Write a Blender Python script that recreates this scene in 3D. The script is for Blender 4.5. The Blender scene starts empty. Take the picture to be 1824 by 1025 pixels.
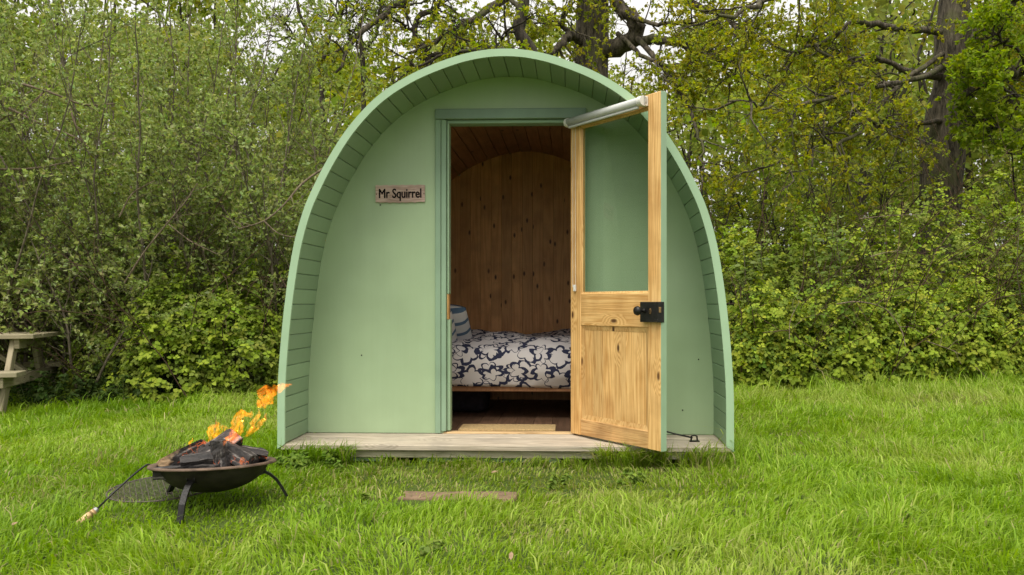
import bpy, bmesh, math, random
import numpy as np
from mathutils import Vector, Matrix

random.seed(7)
RNG = np.random.default_rng(7)
SC = bpy.context.scene
COL = SC.collection

# ------------------------------------------------------------------ camera, sky, sun, exposure
FPX, PX, PY = 1453.0, 967.0, 542.0           # focal length and principal point of the photograph (1824 x 1025)
CAMZ = 0.907
cam = bpy.data.cameras.new('camera')
cam.sensor_width = 36.0
cam.lens = FPX / 1824 * 36
cam.shift_x = (912 - PX) / 1824
cam.shift_y = (PY - 512.5) / 1824
cam.clip_start = 0.05
cam.clip_end = 500
camo = bpy.data.objects.new('camera', cam)
camo.location = (0, 0, CAMZ)
camo.rotation_euler = (math.radians(90), 0, 0)
COL.objects.link(camo)
SC.camera = camo

SUN_EL, SUN_AZ = 64.0, 200.0                 # high, behind the camera and a little left (compass: 0 = +Y, clockwise)
world = bpy.data.worlds.new('World')
SC.world = world
world.use_nodes = True
wn, wl = world.node_tree.nodes, world.node_tree.links
for n in list(wn): wn.remove(n)
sky = wn.new('ShaderNodeTexSky'); sky.sky_type = 'NISHITA'; sky.sun_disc = False
sky.sun_elevation = math.radians(SUN_EL); sky.sun_rotation = math.radians(SUN_AZ)
sky.air_density = 1.0; sky.dust_density = 8.0; sky.ozone_density = 1.0
hs = wn.new('ShaderNodeHueSaturation'); hs.inputs['Saturation'].default_value = 0.10
# closed cloud cover: standard overcast luminance, (1 + 2 sin h) / 3 of the zenith
wtc = wn.new('ShaderNodeTexCoord'); wsx = wn.new('ShaderNodeSeparateXYZ'); wl.new(wtc.outputs['Generated'], wsx.inputs[0])
wcl = wn.new('ShaderNodeMath'); wcl.operation = 'MAXIMUM'; wcl.inputs[1].default_value = 0.0; wl.new(wsx.outputs[2], wcl.inputs[0])
wma = wn.new('ShaderNodeMath'); wma.operation = 'MULTIPLY_ADD'; wma.inputs[1].default_value = 2 / 3; wma.inputs[2].default_value = 1 / 3; wl.new(wcl.outputs[0], wma.inputs[0])
wcl2 = wn.new('ShaderNodeVectorMath'); wcl2.operation = 'SCALE'; wcl2.inputs[0].default_value = (13.0, 12.7, 12.2); wl.new(wma.outputs[0], wcl2.inputs['Scale'])
wmix = wn.new('ShaderNodeMixRGB'); wmix.inputs[0].default_value = 0.88
bg = wn.new('ShaderNodeBackground'); bg.inputs['Strength'].default_value = 0.085
wo = wn.new('ShaderNodeOutputWorld')
wl.new(sky.outputs[0], hs.inputs['Color']); wl.new(hs.outputs[0], wmix.inputs[1]); wl.new(wcl2.outputs[0], wmix.inputs[2])
wl.new(wmix.outputs[0], bg.inputs[0]); wl.new(bg.outputs[0], wo.inputs[0])

sun = bpy.data.lights.new('sun', 'SUN'); sun.energy = 1.5; sun.angle = math.radians(40); sun.color = (1.0, 0.95, 0.85)
suno = bpy.data.objects.new('sun', sun)
az, el = math.radians(SUN_AZ), math.radians(SUN_EL)
sdir = Vector((math.sin(az) * math.cos(el), math.cos(az) * math.cos(el), math.sin(el)))
suno.rotation_euler = sdir.to_track_quat('Z', 'Y').to_euler()
suno.location = sdir * 30
COL.objects.link(suno)

SC.view_settings.view_transform = 'Standard'
SC.view_settings.look = 'None'
SC.view_settings.exposure = 0.96
SC.view_settings.gamma = 1.0
SC.view_settings.use_curve_mapping = False
SC.render.engine = 'CYCLES'
SC.cycles.max_bounces = 8
SC.cycles.diffuse_bounces = 4
SC.cycles.glossy_bounces = 2
SC.cycles.transmission_bounces = 4
SC.cycles.transparent_max_bounces = 8
SC.cycles.volume_step_rate = 0.2
SC.cycles.use_denoising = True
SC.cycles.denoiser = 'OPENIMAGEDENOISE'
SC.cycles.denoising_input_passes = 'RGB_ALBEDO_NORMAL'
SC.cycles.denoising_prefilter = 'NONE'
SC.cycles.sample_clamp_indirect = 4.0

# ------------------------------------------------------------------ helpers
def P(px, py, y):                            # a photo pixel at depth y -> world point
    return Vector(((px - PX) / FPX * y, y, CAMZ - (py - PY) / FPX * y))

def tag(o, label=None, cat=None, group=None, kind=None):
    if label: o['label'] = label
    if cat: o['category'] = cat
    if group: o['group'] = group
    if kind: o['kind'] = kind
    return o

def empty(name, loc=(0, 0, 0), rz=0.0):
    o = bpy.data.objects.new(name, None)
    o.location = loc; o.rotation_euler = (0, 0, rz); o.empty_display_size = 0.1
    COL.objects.link(o)
    return o

def link_mesh(name, me, mat, parent=None, loc=None, rot=None):
    o = bpy.data.objects.new(name, me)
    if mat is not None and len(me.materials) == 0: me.materials.append(mat)
    COL.objects.link(o)
    if parent is not None: o.parent = parent
    if loc is not None: o.location = loc
    if rot is not None: o.rotation_euler = rot
    return o

def from_bm(name, bm, mat, parent=None, smooth=False, loc=None, rot=None):
    bmesh.ops.recalc_face_normals(bm, faces=bm.faces)
    me = bpy.data.meshes.new(name); bm.to_mesh(me); bm.free()
    if smooth:
        for p in me.polygons: p.use_smooth = True
    return link_mesh(name, me, mat, parent, loc, rot)

def np_mesh(name, V, faces_flat, loop_tot, col=None, smooth=False):
    V = np.ascontiguousarray(V, dtype=np.float32)
    me = bpy.data.meshes.new(name)
    me.vertices.add(len(V)); me.vertices.foreach_set('co', V.ravel())
    me.loops.add(len(faces_flat)); me.loops.foreach_set('vertex_index', np.ascontiguousarray(faces_flat, dtype=np.int32))
    lt = np.ascontiguousarray(loop_tot, dtype=np.int32)
    ls = np.concatenate([[0], np.cumsum(lt)[:-1]]).astype(np.int32)
    me.polygons.add(len(lt)); me.polygons.foreach_set('loop_start', ls); me.polygons.foreach_set('loop_total', lt)
    if smooth: me.polygons.foreach_set('use_smooth', np.ones(len(lt), dtype=bool))
    me.update(calc_edges=True)
    if col is not None:
        a = me.color_attributes.new('Col', 'FLOAT_COLOR', 'POINT')
        c = np.ones((len(V), 4), dtype=np.float32); c[:, :3] = col
        a.data.foreach_set('color', c.ravel())
    return me

def norm(a):
    return a / np.maximum(np.linalg.norm(a, axis=-1, keepdims=True), 1e-9)

def box_bm(bm, x0, x1, y0, y1, z0, z1, bevel=0.0, seg=1):
    vs = [bm.verts.new(c) for c in ((x0, y0, z0), (x1, y0, z0), (x1, y1, z0), (x0, y1, z0), (x0, y0, z1), (x1, y0, z1), (x1, y1, z1), (x0, y1, z1))]
    fs = [bm.faces.new([vs[i] for i in f]) for f in ((0, 3, 2, 1), (4, 5, 6, 7), (0, 1, 5, 4), (1, 2, 6, 5), (2, 3, 7, 6), (3, 0, 4, 7))]
    if bevel > 0:
        es = list({e for f in fs for e in f.edges})
        bmesh.ops.bevel(bm, geom=es, offset=bevel, segments=seg, affect='EDGES', profile=0.5)

def box(name, x0, x1, y0, y1, z0, z1, mat, parent=None, bevel=0.003, seg=1, centre=True, rot=None):
    cx, cy, cz = (x0 + x1) / 2, (y0 + y1) / 2, (z0 + z1) / 2
    bm = bmesh.new()
    box_bm(bm, x0 - cx, x1 - cx, y0 - cy, y1 - cy, z0 - cz, z1 - cz, bevel, seg)
    return from_bm(name, bm, mat, parent, loc=(cx, cy, cz), rot=rot)

def beam(name, a, b, w, t, mat, parent=None, up=(0, 0, 1), bevel=0.004):
    """a timber from a to b: w across (horizontal-ish), t in the 'up' sense; local X runs along it"""
    a, b = Vector(a), Vector(b); d = b - a; L = d.length
    x = d.normalized(); z = Vector(up); y = z.cross(x).normalized(); z = x.cross(y)
    bm = bmesh.new(); box_bm(bm, -L / 2, L / 2, -w / 2, w / 2, -t / 2, t / 2, bevel)
    o = from_bm(name, bm, mat, parent)
    M = Matrix((x, y, z)).transposed().to_4x4(); M.translation = (a + b) / 2
    o.matrix_local = M
    return o

def tube_bm(bm, pts, rad, n=8, cap=True, flat=None):
    pts = [Vector(p) for p in pts]
    if not hasattr(rad, '__len__'): rad = [rad] * len(pts)
    rings = []; ref = Vector((0.13, 0.31, 0.94))
    for i, p in enumerate(pts):
        t = (pts[min(i + 1, len(pts) - 1)] - pts[max(i - 1, 0)]).normalized()
        if abs(t.dot(ref)) > 0.95: ref = Vector((0.9, 0.2, 0.1))
        s = t.cross(ref).normalized(); u = s.cross(t).normalized()
        rings.append([bm.verts.new(p + s * math.cos(2 * math.pi * k / n) * rad[i] + u * math.sin(2 * math.pi * k / n) * rad[i]) for k in range(n)])
    for a, b in zip(rings, rings[1:]):
        for k in range(n): bm.faces.new((a[k], a[(k + 1) % n], b[(k + 1) % n], b[k]))
    if cap:
        bm.faces.new(rings[0][::-1]); bm.faces.new(rings[-1])

def lathe_bm(bm, prof, n=48, close=False):
    rings = []
    for r, z in prof:
        rings.append([bm.verts.new((r * math.cos(2 * math.pi * k / n), r * math.sin(2 * math.pi * k / n), z)) for k in range(n)] if r > 1e-5 else [bm.verts.new((0, 0, z))])
    pr = list(zip(rings, rings[1:])) + ([(rings[-1], rings[0])] if close else [])
    for a, b in pr:
        for k in range(n):
            q = [a[k % len(a)], a[(k + 1) % len(a)], b[(k + 1) % len(b)], b[k % len(b)]]
            q = list(dict.fromkeys(q))
            if len(q) > 2: bm.faces.new(q)

# smooth 2-D value noise for scattering
_T = np.random.default_rng(3).random((64, 64))
def vnoise(x, y):
    x = np.asarray(x) % 64; y = np.asarray(y) % 64
    i = np.floor(x).astype(int); j = np.floor(y).astype(int); fx = x - i; fy = y - j
    fx = fx * fx * (3 - 2 * fx); fy = fy * fy * (3 - 2 * fy)
    i %= 64; j %= 64; i2 = (i + 1) % 64; j2 = (j + 1) % 64
    return (_T[i, j] * (1 - fx) + _T[i2, j] * fx) * (1 - fy) + (_T[i, j2] * (1 - fx) + _T[i2, j2] * fx) * fy
def fbm(x, y):
    return 0.5 * vnoise(x, y) + 0.3 * vnoise(x * 2.1 + 7, y * 2.1 + 3) + 0.2 * vnoise(x * 4.3 + 1, y * 4.3 + 9)

# ------------------------------------------------------------------ materials
def mat_new(name):
    m = bpy.data.materials.new(name); m.use_nodes = True
    nt = m.node_tree; b = nt.nodes['Principled BSDF']
    return m, nt.nodes, nt.links, b

def ramp(nodes, stops, interp='LINEAR'):
    r = nodes.new('ShaderNodeValToRGB'); r.color_ramp.interpolation = interp
    e = r.color_ramp.elements
    while len(e) < len(stops): e.new(0.5)
    for k, (p, c) in enumerate(stops):
        e[k].position = p; e[k].color = (c[0], c[1], c[2], 1) if hasattr(c, '__len__') else (c, c, c, 1)
    return r

def plain(name, col, rough=0.6, metal=0.0, var=0.12, scale=20.0, bump=0.15, bscale=120.0, spec=0.4):
    m, N, Lk, b = mat_new(name)
    tc = N.new('ShaderNodeTexCoord')
    n1 = N.new('ShaderNodeTexNoise'); n1.inputs['Scale'].default_value = scale; n1.inputs['Detail'].default_value = 6
    Lk.new(tc.outputs['Object'], n1.inputs['Vector'])
    r = ramp(N, [(0.3, [c * (1 - var) for c in col]), (0.7, [min(1, c * (1 + var)) for c in col])])
    Lk.new(n1.outputs[0], r.inputs[0]); Lk.new(r.outputs[0], b.inputs['Base Color'])
    n2 = N.new('ShaderNodeTexNoise'); n2.inputs['Scale'].default_value = bscale; n2.inputs['Detail'].default_value = 4
    Lk.new(tc.outputs['Object'], n2.inputs['Vector'])
    bp = N.new('ShaderNodeBump'); bp.inputs['Strength'].default_value = bump; bp.inputs['Distance'].default_value = 0.004
    Lk.new(n2.outputs[0], bp.inputs['Height']); Lk.new(bp.outputs[0], b.inputs['Normal'])
    b.inputs['Roughness'].default_value = rough; b.inputs['Metallic'].default_value = metal
    b.inputs['Specular IOR Level'].default_value = spec
    return m

def paint(name, col, rough=0.42, chip=None, streak=0.08, worn=0.0):
    """brushed exterior paint over timber: faint large blotches, brush streaks, tiny chips"""
    m, N, Lk, b = mat_new(name)
    tc = N.new('ShaderNodeTexCoord'); oi = N.new('ShaderNodeObjectInfo')
    mp = N.new('ShaderNodeMapping'); mp.inputs['Scale'].default_value = (1.2, 1.2, 1.2)
    Lk.new(tc.outputs['Object'], mp.inputs['Vector'])
    n1 = N.new('ShaderNodeTexNoise'); n1.inputs['Scale'].default_value = 1.7; n1.inputs['Detail'].default_value = 5
    Lk.new(mp.outputs[0], n1.inputs['Vector'])
    v = streak
    r = ramp(N, [(0.3, [c * (1 - v) for c in col]), (0.72, [c * (1 + v) for c in col])])
    Lk.new(n1.outputs[0], r.inputs[0])
    # per-piece tone
    mr = N.new('ShaderNodeMapRange'); mr.inputs['To Min'].default_value = 0.87; mr.inputs['To Max'].default_value = 1.08
    Lk.new(oi.outputs['Random'], mr.inputs['Value'])
    hsv = N.new('ShaderNodeHueSaturation'); Lk.new(r.outputs[0], hsv.inputs['Color']); Lk.new(mr.outputs[0], hsv.inputs['Value'])
    ms = N.new('ShaderNodeMapping'); ms.inputs['Scale'].default_value = (16, 16, 0.55); Lk.new(tc.outputs['Object'], ms.inputs['Vector'])
    ns = N.new('ShaderNodeTexNoise'); ns.inputs['Scale'].default_value = 1.0; ns.inputs['Detail'].default_value = 6; ns.inputs['Roughness'].default_value = 0.6; Lk.new(ms.outputs[0], ns.inputs['Vector'])
    rs = ramp(N, [(0.30, (0.90, 0.90, 0.86)), (0.62, (1.0, 1.0, 1.0))]); Lk.new(ns.outputs[0], rs.inputs[0])
    mu_ = N.new('ShaderNodeMixRGB'); mu_.blend_type = 'MULTIPLY'; mu_.inputs[0].default_value = 0.30; Lk.new(hsv.outputs[0], mu_.inputs[1]); Lk.new(rs.outputs[0], mu_.inputs[2])
    out = mu_.outputs[0]
    # chips / dirt specks
    vo = N.new('ShaderNodeTexNoise'); vo.inputs['Scale'].default_value = 26; vo.inputs['Detail'].default_value = 8; vo.inputs['Roughness'].default_value = 0.7
    Lk.new(tc.outputs['Object'], vo.inputs['Vector'])
    cr = ramp(N, [(0.0, 0.0), (0.735 - worn, 0.0), (0.755 - worn * 0.6, 1.0)])
    Lk.new(vo.outputs[0], cr.inputs[0])
    mx = N.new('ShaderNodeMixRGB'); mx.inputs[2].default_value = (*(chip or (0.16, 0.20, 0.13)), 1)
    Lk.new(cr.outputs[0], mx.inputs[0]); Lk.new(out, mx.inputs[1]); Lk.new(mx.outputs[0], b.inputs['Base Color'])
    n2 = N.new('ShaderNodeTexNoise'); n2.inputs['Scale'].default_value = 60; n2.inputs['Detail'].default_value = 5
    mp2 = N.new('ShaderNodeMapping'); mp2.inputs['Scale'].default_value = (1, 1, 0.12)
    Lk.new(tc.outputs['Object'], mp2.inputs['Vector']); Lk.new(mp2.outputs[0], n2.inputs['Vector'])
    n3 = N.new('ShaderNodeTexNoise'); n3.inputs['Scale'].default_value = 3.0; n3.inputs['Detail'].default_value = 2
    Lk.new(tc.outputs['Object'], n3.inputs['Vector'])
    bp = N.new('ShaderNodeBump'); bp.inputs['Strength'].default_value = 0.16; bp.inputs['Distance'].default_value = 0.003
    Lk.new(n2.outputs[0], bp.inputs['Height'])
    bp2 = N.new('ShaderNodeBump'); bp2.inputs['Strength'].default_value = 0.25; bp2.inputs['Distance'].default_value = 0.03
    Lk.new(n3.outputs[0], bp2.inputs['Height']); Lk.new(bp.outputs[0], bp2.inputs['Normal'])
    Lk.new(bp2.outputs[0], b.inputs['Normal'])
    rr = ramp(N, [(0.3, rough - 0.08), (0.7, rough + 0.12)]); Lk.new(n1.outputs[0], rr.inputs[0]); Lk.new(rr.outputs[0], b.inputs['Roughness'])
    return m

def wood(name, dark, light, axis, rough=0.5, ring=22.0, knots=0.5, knotcol=(0.10, 0.045, 0.018), tone=0.16, grey=None, stretch=0.06, bump=0.2, knotscale=3.2):
    """sawn timber with grain along a local axis, knots, tone varying from board to board"""
    m, N, Lk, b = mat_new(name)
    tc = N.new('ShaderNodeTexCoord'); oi = N.new('ShaderNodeObjectInfo')
    off = N.new('ShaderNodeVectorMath'); off.operation = 'SCALE'; off.inputs[0].default_value = (17.3, 9.1, 23.7)
    Lk.new(oi.outputs['Random'], off.inputs['Scale'])
    add = N.new('ShaderNodeVectorMath'); add.operation = 'ADD'
    Lk.new(tc.outputs['Object'], add.inputs[0]); Lk.new(off.outputs[0], add.inputs[1])
    sc = [1.0, 1.0, 1.0]; sc['XYZ'.index(axis)] = stretch
    mp = N.new('ShaderNodeMapping'); mp.inputs['Scale'].default_value = sc
    Lk.new(add.outputs[0], mp.inputs['Vector'])
    # knots first: they bend the grain round them
    sp = N.new('ShaderNodeSeparateXYZ'); Lk.new(add.outputs[0], sp.inputs[0])
    ia = 'XYZ'.index(axis); ot = [q for q in range(3) if q != ia]
    al = N.new('ShaderNodeMath'); al.operation = 'MULTIPLY'; al.inputs[1].default_value = 0.45; Lk.new(sp.outputs[ia], al.inputs[0])
    ac = N.new('ShaderNodeMath'); ac.operation = 'ADD'; Lk.new(sp.outputs[ot[0]], ac.inputs[0]); Lk.new(sp.outputs[ot[1]], ac.inputs[1])
    mk = N.new('ShaderNodeCombineXYZ'); Lk.new(al.outputs[0], mk.inputs[0]); Lk.new(ac.outputs[0], mk.inputs[1])
    vo = N.new('ShaderNodeTexVoronoi'); vo.voronoi_dimensions = '2D'; vo.inputs['Scale'].default_value = knotscale; vo.inputs['Randomness'].default_value = 1.0
    Lk.new(mk.outputs[0], vo.inputs['Vector'])
    kr = ramp(N, [(0.0, 1.0), (0.035 * knots + 0.004, 1.0), (0.09 * knots + 0.006, 0.0)]); Lk.new(vo.outputs['Distance'], kr.inputs[0])
    kb = ramp(N, [(0.0, 1.0), (0.16, 0.0)]); Lk.new(vo.outputs['Distance'], kb.inputs[0])
    n1 = N.new('ShaderNodeTexNoise'); n1.inputs['Scale'].default_value = ring * 0.45; n1.inputs['Detail'].default_value = 3; n1.inputs['Distortion'].default_value = 0.4
    Lk.new(mp.outputs[0], n1.inputs['Vector'])
    m1 = N.new('ShaderNodeMath'); m1.operation = 'MULTIPLY_ADD'; m1.inputs[1].default_value = 0.35; Lk.new(kb.outputs[0], m1.inputs[0]); Lk.new(n1.outputs[0], m1.inputs[2])
    mm = N.new('ShaderNodeMath'); mm.operation = 'MULTIPLY'; mm.inputs[1].default_value = 11.0; Lk.new(m1.outputs[0], mm.inputs[0])
    fr = N.new('ShaderNodeMath'); fr.operation = 'PINGPONG'; fr.inputs[1].default_value = 0.5; Lk.new(mm.outputs[0], fr.inputs[0])
    n2 = N.new('ShaderNodeTexNoise'); n2.inputs['Scale'].default_value = ring * 9; n2.inputs['Detail'].default_value = 4
    Lk.new(mp.outputs[0], n2.inputs['Vector'])
    mxv = N.new('ShaderNodeMath'); mxv.operation = 'MULTIPLY_ADD'; mxv.inputs[1].default_value = 1.15; Lk.new(fr.outputs[0], mxv.inputs[0])
    hf = N.new('ShaderNodeMath'); hf.operation = 'MULTIPLY'; hf.inputs[1].default_value = 0.55; Lk.new(n2.outputs[0], hf.inputs[0]); Lk.new(hf.outputs[0], mxv.inputs[2])
    r = ramp(N, [(0.15, dark), (0.75, light)]); Lk.new(mxv.outputs[0], r.inputs[0])
    hsv = N.new('ShaderNodeHueSaturation'); Lk.new(r.outputs[0], hsv.inputs['Color'])
    mr = N.new('ShaderNodeMapRange'); mr.inputs['To Min'].default_value = 1 - tone; mr.inputs['To Max'].default_value = 1 + tone
    Lk.new(oi.outputs['Random'], mr.inputs['Value']); Lk.new(mr.outputs[0], hsv.inputs['Value'])
    mx = N.new('ShaderNodeMixRGB'); mx.inputs[2].default_value = (*knotcol, 1)
    Lk.new(kr.outputs[0], mx.inputs[0]); Lk.new(hsv.outputs[0], mx.inputs[1])
    last = mx.outputs[0]
    # stains
    n4 = N.new('ShaderNodeTexNoise'); n4.inputs['Scale'].default_value = 5.0; n4.inputs['Detail'].default_value = 6; Lk.new(add.outputs[0], n4.inputs['Vector'])
    g = grey or tuple(c * 0.55 for c in dark)
    sr = ramp(N, [(0.45, 0.0), (0.85, 0.75)]); Lk.new(n4.outputs[0], sr.inputs[0])
    mx2 = N.new('ShaderNodeMixRGB'); mx2.inputs[2].default_value = (*g, 1); Lk.new(sr.outputs[0], mx2.inputs[0]); Lk.new(last, mx2.inputs[1])
    Lk.new(mx2.outputs[0], b.inputs['Base Color'])
    bp = N.new('ShaderNodeBump'); bp.inputs['Strength'].default_value = bump; bp.inputs['Distance'].default_value = 0.003
    Lk.new(mxv.outputs[0], bp.inputs['Height']); Lk.new(bp.outputs[0], b.inputs['Normal'])
    b.inputs['Roughness'].default_value = rough; b.inputs['Specular IOR Level'].default_value = 0.35
    return m

def leaf_mat(name, transl=0.35, rough=0.5, spec=0.3):
    m, N, Lk, b = mat_new(name)
    at = N.new('ShaderNodeAttribute'); at.attribute_name = 'Col'
    Lk.new(at.outputs['Color'], b.inputs['Base Color'])
    b.inputs['Roughness'].default_value = rough; b.inputs['Specular IOR Level'].default_value = spec
    tr = N.new('ShaderNodeBsdfTranslucent')
    hs_ = N.new('ShaderNodeHueSaturation'); hs_.inputs['Saturation'].default_value = 1.1; hs_.inputs['Value'].default_value = 1.15
    Lk.new(at.outputs['Color'], hs_.inputs['Color']); Lk.new(hs_.outputs[0], tr.inputs['Color'])
    mx = N.new('ShaderNodeMixShader'); mx.inputs[0].default_value = transl
    Lk.new(b.outputs[0], mx.inputs[1]); Lk.new(tr.outputs[0], mx.inputs[2])
    Lk.new(mx.outputs[0], N['Material Output'].inputs['Surface'])
    return m

def bark_mat(name, dark, light, scale=14.0, moss=0.0):
    m, N, Lk, b = mat_new(name)
    tc = N.new('ShaderNodeTexCoord'); mp = N.new('ShaderNodeMapping'); mp.inputs['Scale'].default_value = (1, 1, 0.22)
    Lk.new(tc.outputs['Object'], mp.inputs['Vector'])
    vo = N.new('ShaderNodeTexNoise'); vo.inputs['Scale'].default_value = scale; vo.inputs['Detail'].default_value = 8; vo.inputs['Roughness'].default_value = 0.65; vo.inputs['Distortion'].default_value = 0.6
    Lk.new(mp.outputs[0], vo.inputs['Vector'])
    r = ramp(N, [(0.38, dark), (0.66, light)]); Lk.new(vo.outputs[0], r.inputs[0])
    n2 = N.new('ShaderNodeTexNoise'); n2.inputs['Scale'].default_value = 2.5; n2.inputs['Detail'].default_value = 6; Lk.new(tc.outputs['Object'], n2.inputs['Vector'])
    mr = ramp(N, [(0.5, 0.0), (0.62, moss)]); Lk.new(n2.outputs[0], mr.inputs[0])
    mx = N.new('ShaderNodeMixRGB'); mx.inputs[2].default_value = (0.085, 0.095, 0.03, 1); Lk.new(mr.outputs[0], mx.inputs[0]); Lk.new(r.outputs[0], mx.inputs[1])
    Lk.new(mx.outputs[0], b.inputs['Base Color'])
    bp = N.new('ShaderNodeBump'); bp.inputs['Strength'].default_value = 0.9; bp.inputs['Distance'].default_value = 0.03
    Lk.new(vo.outputs[0], bp.inputs['Height']); Lk.new(bp.outputs[0], b.inputs['Normal'])
    b.inputs['Roughness'].default_value = 0.9; b.inputs['Specular IOR Level'].default_value = 0.2
    return m

GREEN = (0.375, 0.497, 0.297)
M = {}
M['wall'] = paint('green_wall_paint', GREEN, 0.38, streak=0.085, worn=0.018)
M['plank'] = paint('shaded_green_plank_paint', (0.250, 0.365, 0.225), 0.5, streak=0.06)  # the pod's green, with the shade under the overhang mixed into the colour
M['trim'] = paint('green_trim_paint', (0.340, 0.490, 0.315), 0.42, streak=0.05, chip=(0.5, 0.55, 0.45))
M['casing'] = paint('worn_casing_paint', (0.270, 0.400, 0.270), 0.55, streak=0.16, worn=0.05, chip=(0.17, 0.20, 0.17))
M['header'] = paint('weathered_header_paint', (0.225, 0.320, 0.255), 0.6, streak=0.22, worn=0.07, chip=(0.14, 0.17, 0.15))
M['pine_z'] = wood('varnished_pine_upright', (0.50, 0.245, 0.066), (0.78, 0.500, 0.205), 'Z', 0.42, ring=34, stretch=0.035, knots=0.42, tone=0.13, grey=(0.40, 0.19, 0.055))
M['pine_x'] = wood('varnished_pine_across', (0.50, 0.245, 0.066), (0.78, 0.500, 0.205), 'X', 0.42, ring=34, stretch=0.035, knots=0.5, tone=0.08, grey=(0.40, 0.19, 0.055))
M['pine_worn'] = wood('worn_pine_bottom_rail', (0.46, 0.23, 0.075), (0.70, 0.43, 0.18), 'X', 0.5, ring=34, stretch=0.05, knots=0.6, tone=0.05, grey=(0.09, 0.045, 0.018))
M['deck'] = wood('weathered_deck_timber', (0.33, 0.270, 0.20), (0.54, 0.468, 0.365), 'X', 0.8, ring=30, knots=0.25, grey=(0.24, 0.21, 0.17), tone=0.08, knotcol=(0.14, 0.11, 0.08))
M['deck_low'] = wood('mossy_deck_timber', (0.24, 0.225, 0.14), (0.42, 0.385, 0.27), 'X', 0.85, ring=30, knots=0.25, grey=(0.16, 0.17, 0.09), tone=0.06, knotcol=(0.12, 0.10, 0.06))
M['threshold'] = wood('bare_threshold_timber', (0.42, 0.26, 0.11), (0.62, 0.43, 0.22), 'X', 0.6, knots=0.2)
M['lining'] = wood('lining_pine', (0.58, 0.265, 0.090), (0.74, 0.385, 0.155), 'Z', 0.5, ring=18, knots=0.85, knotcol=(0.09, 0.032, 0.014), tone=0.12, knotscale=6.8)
M['ceil'] = wood('shaded_ceiling_pine', (0.27, 0.120, 0.052), (0.38, 0.180, 0.080), 'Y', 0.5, ring=18, knots=0.5, knotcol=(0.07, 0.025, 0.012), tone=0.12)  # pine like the lining, darkened in the colour for the weak light overhead
M['floor'] = wood('brown_floor_boards', (0.10, 0.055, 0.032), (0.20, 0.115, 0.07), 'Y', 0.45, ring=26, knots=0.1, tone=0.14)
M['table'] = wood('weathered_table_timber', (0.20, 0.165, 0.100), (0.36, 0.305, 0.200), 'X', 0.8, ring=24, knots=0.25, grey=(0.17, 0.17, 0.09), tone=0.10, knotcol=(0.12, 0.09, 0.05))
M['coir'] = plain('coir', (0.50, 0.35, 0.16), 0.95, var=0.25, scale=90, bump=0.9, bscale=300)
M['white_plastic'] = plain('white_plastic', (0.74, 0.73, 0.69), 0.35, var=0.02, bump=0.0)
M['blind'] = plain('blind_fabric', (0.56, 0.57, 0.55), 0.45, var=0.04, bump=0.05)
M['black_iron'] = plain('black_iron', (0.018, 0.017, 0.016), 0.38, metal=0.3, var=0.35, scale=40, bump=0.25, bscale=90)
M['rust_iron'] = plain('sooty_rusty_steel', (0.034, 0.027, 0.023), 0.62, metal=0.35, var=0.55, scale=14, bump=0.35, bscale=70)
M['rim_iron'] = plain('worn_rim_steel', (0.130, 0.085, 0.058), 0.60, metal=0.3, var=0.5, scale=18, bump=0.35, bscale=60)
M['brass'] = plain('tarnished_brass', (0.35, 0.22, 0.10), 0.4, metal=0.8, var=0.2)
M['steel'] = plain('bare_steel', (0.45, 0.45, 0.44), 0.35, metal=0.9, var=0.15)
M['wire'] = plain('grimy_grate_wire', (0.10, 0.082, 0.066), 0.6, metal=0.3, var=0.4, scale=60)
M['handle'] = wood('poker_handle_timber', (0.52, 0.29, 0.12), (0.74, 0.49, 0.26), 'X', 0.5, knots=0.1)
M['earth'] = plain('worn_brown_slab', (0.185, 0.122, 0.074), 0.95, var=0.30, scale=24, bump=0.9, bscale=110)
M['dry'] = plain('dry_leaf', (0.30, 0.20, 0.12), 0.8, var=0.3, scale=60)
M['bag'] = plain('dark_cloth', (0.018, 0.013, 0.018), 0.9, var=0.5, scale=30, bump=0.6, bscale=60)

def glass_mat():
    m = bpy.data.materials.new('window_glass'); m.use_nodes = True
    N, Lk = m.node_tree.nodes, m.node_tree.links; N.clear()
    o = N.new('ShaderNodeOutputMaterial'); t = N.new('ShaderNodeBsdfTransparent'); t.inputs[0].default_value = (0.93, 0.95, 0.94, 1)
    g = N.new('ShaderNodeBsdfGlossy'); g.inputs['Roughness'].default_value = 0.02
    x = N.new('ShaderNodeMixShader'); x.inputs[0].default_value = 0.075; Lk.new(t.outputs[0], x.inputs[1]); Lk.new(g.outputs[0], x.inputs[2])
    Lk.new(x.outputs[0], o.inputs['Surface'])
    return m
M['glass'] = glass_mat()

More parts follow.
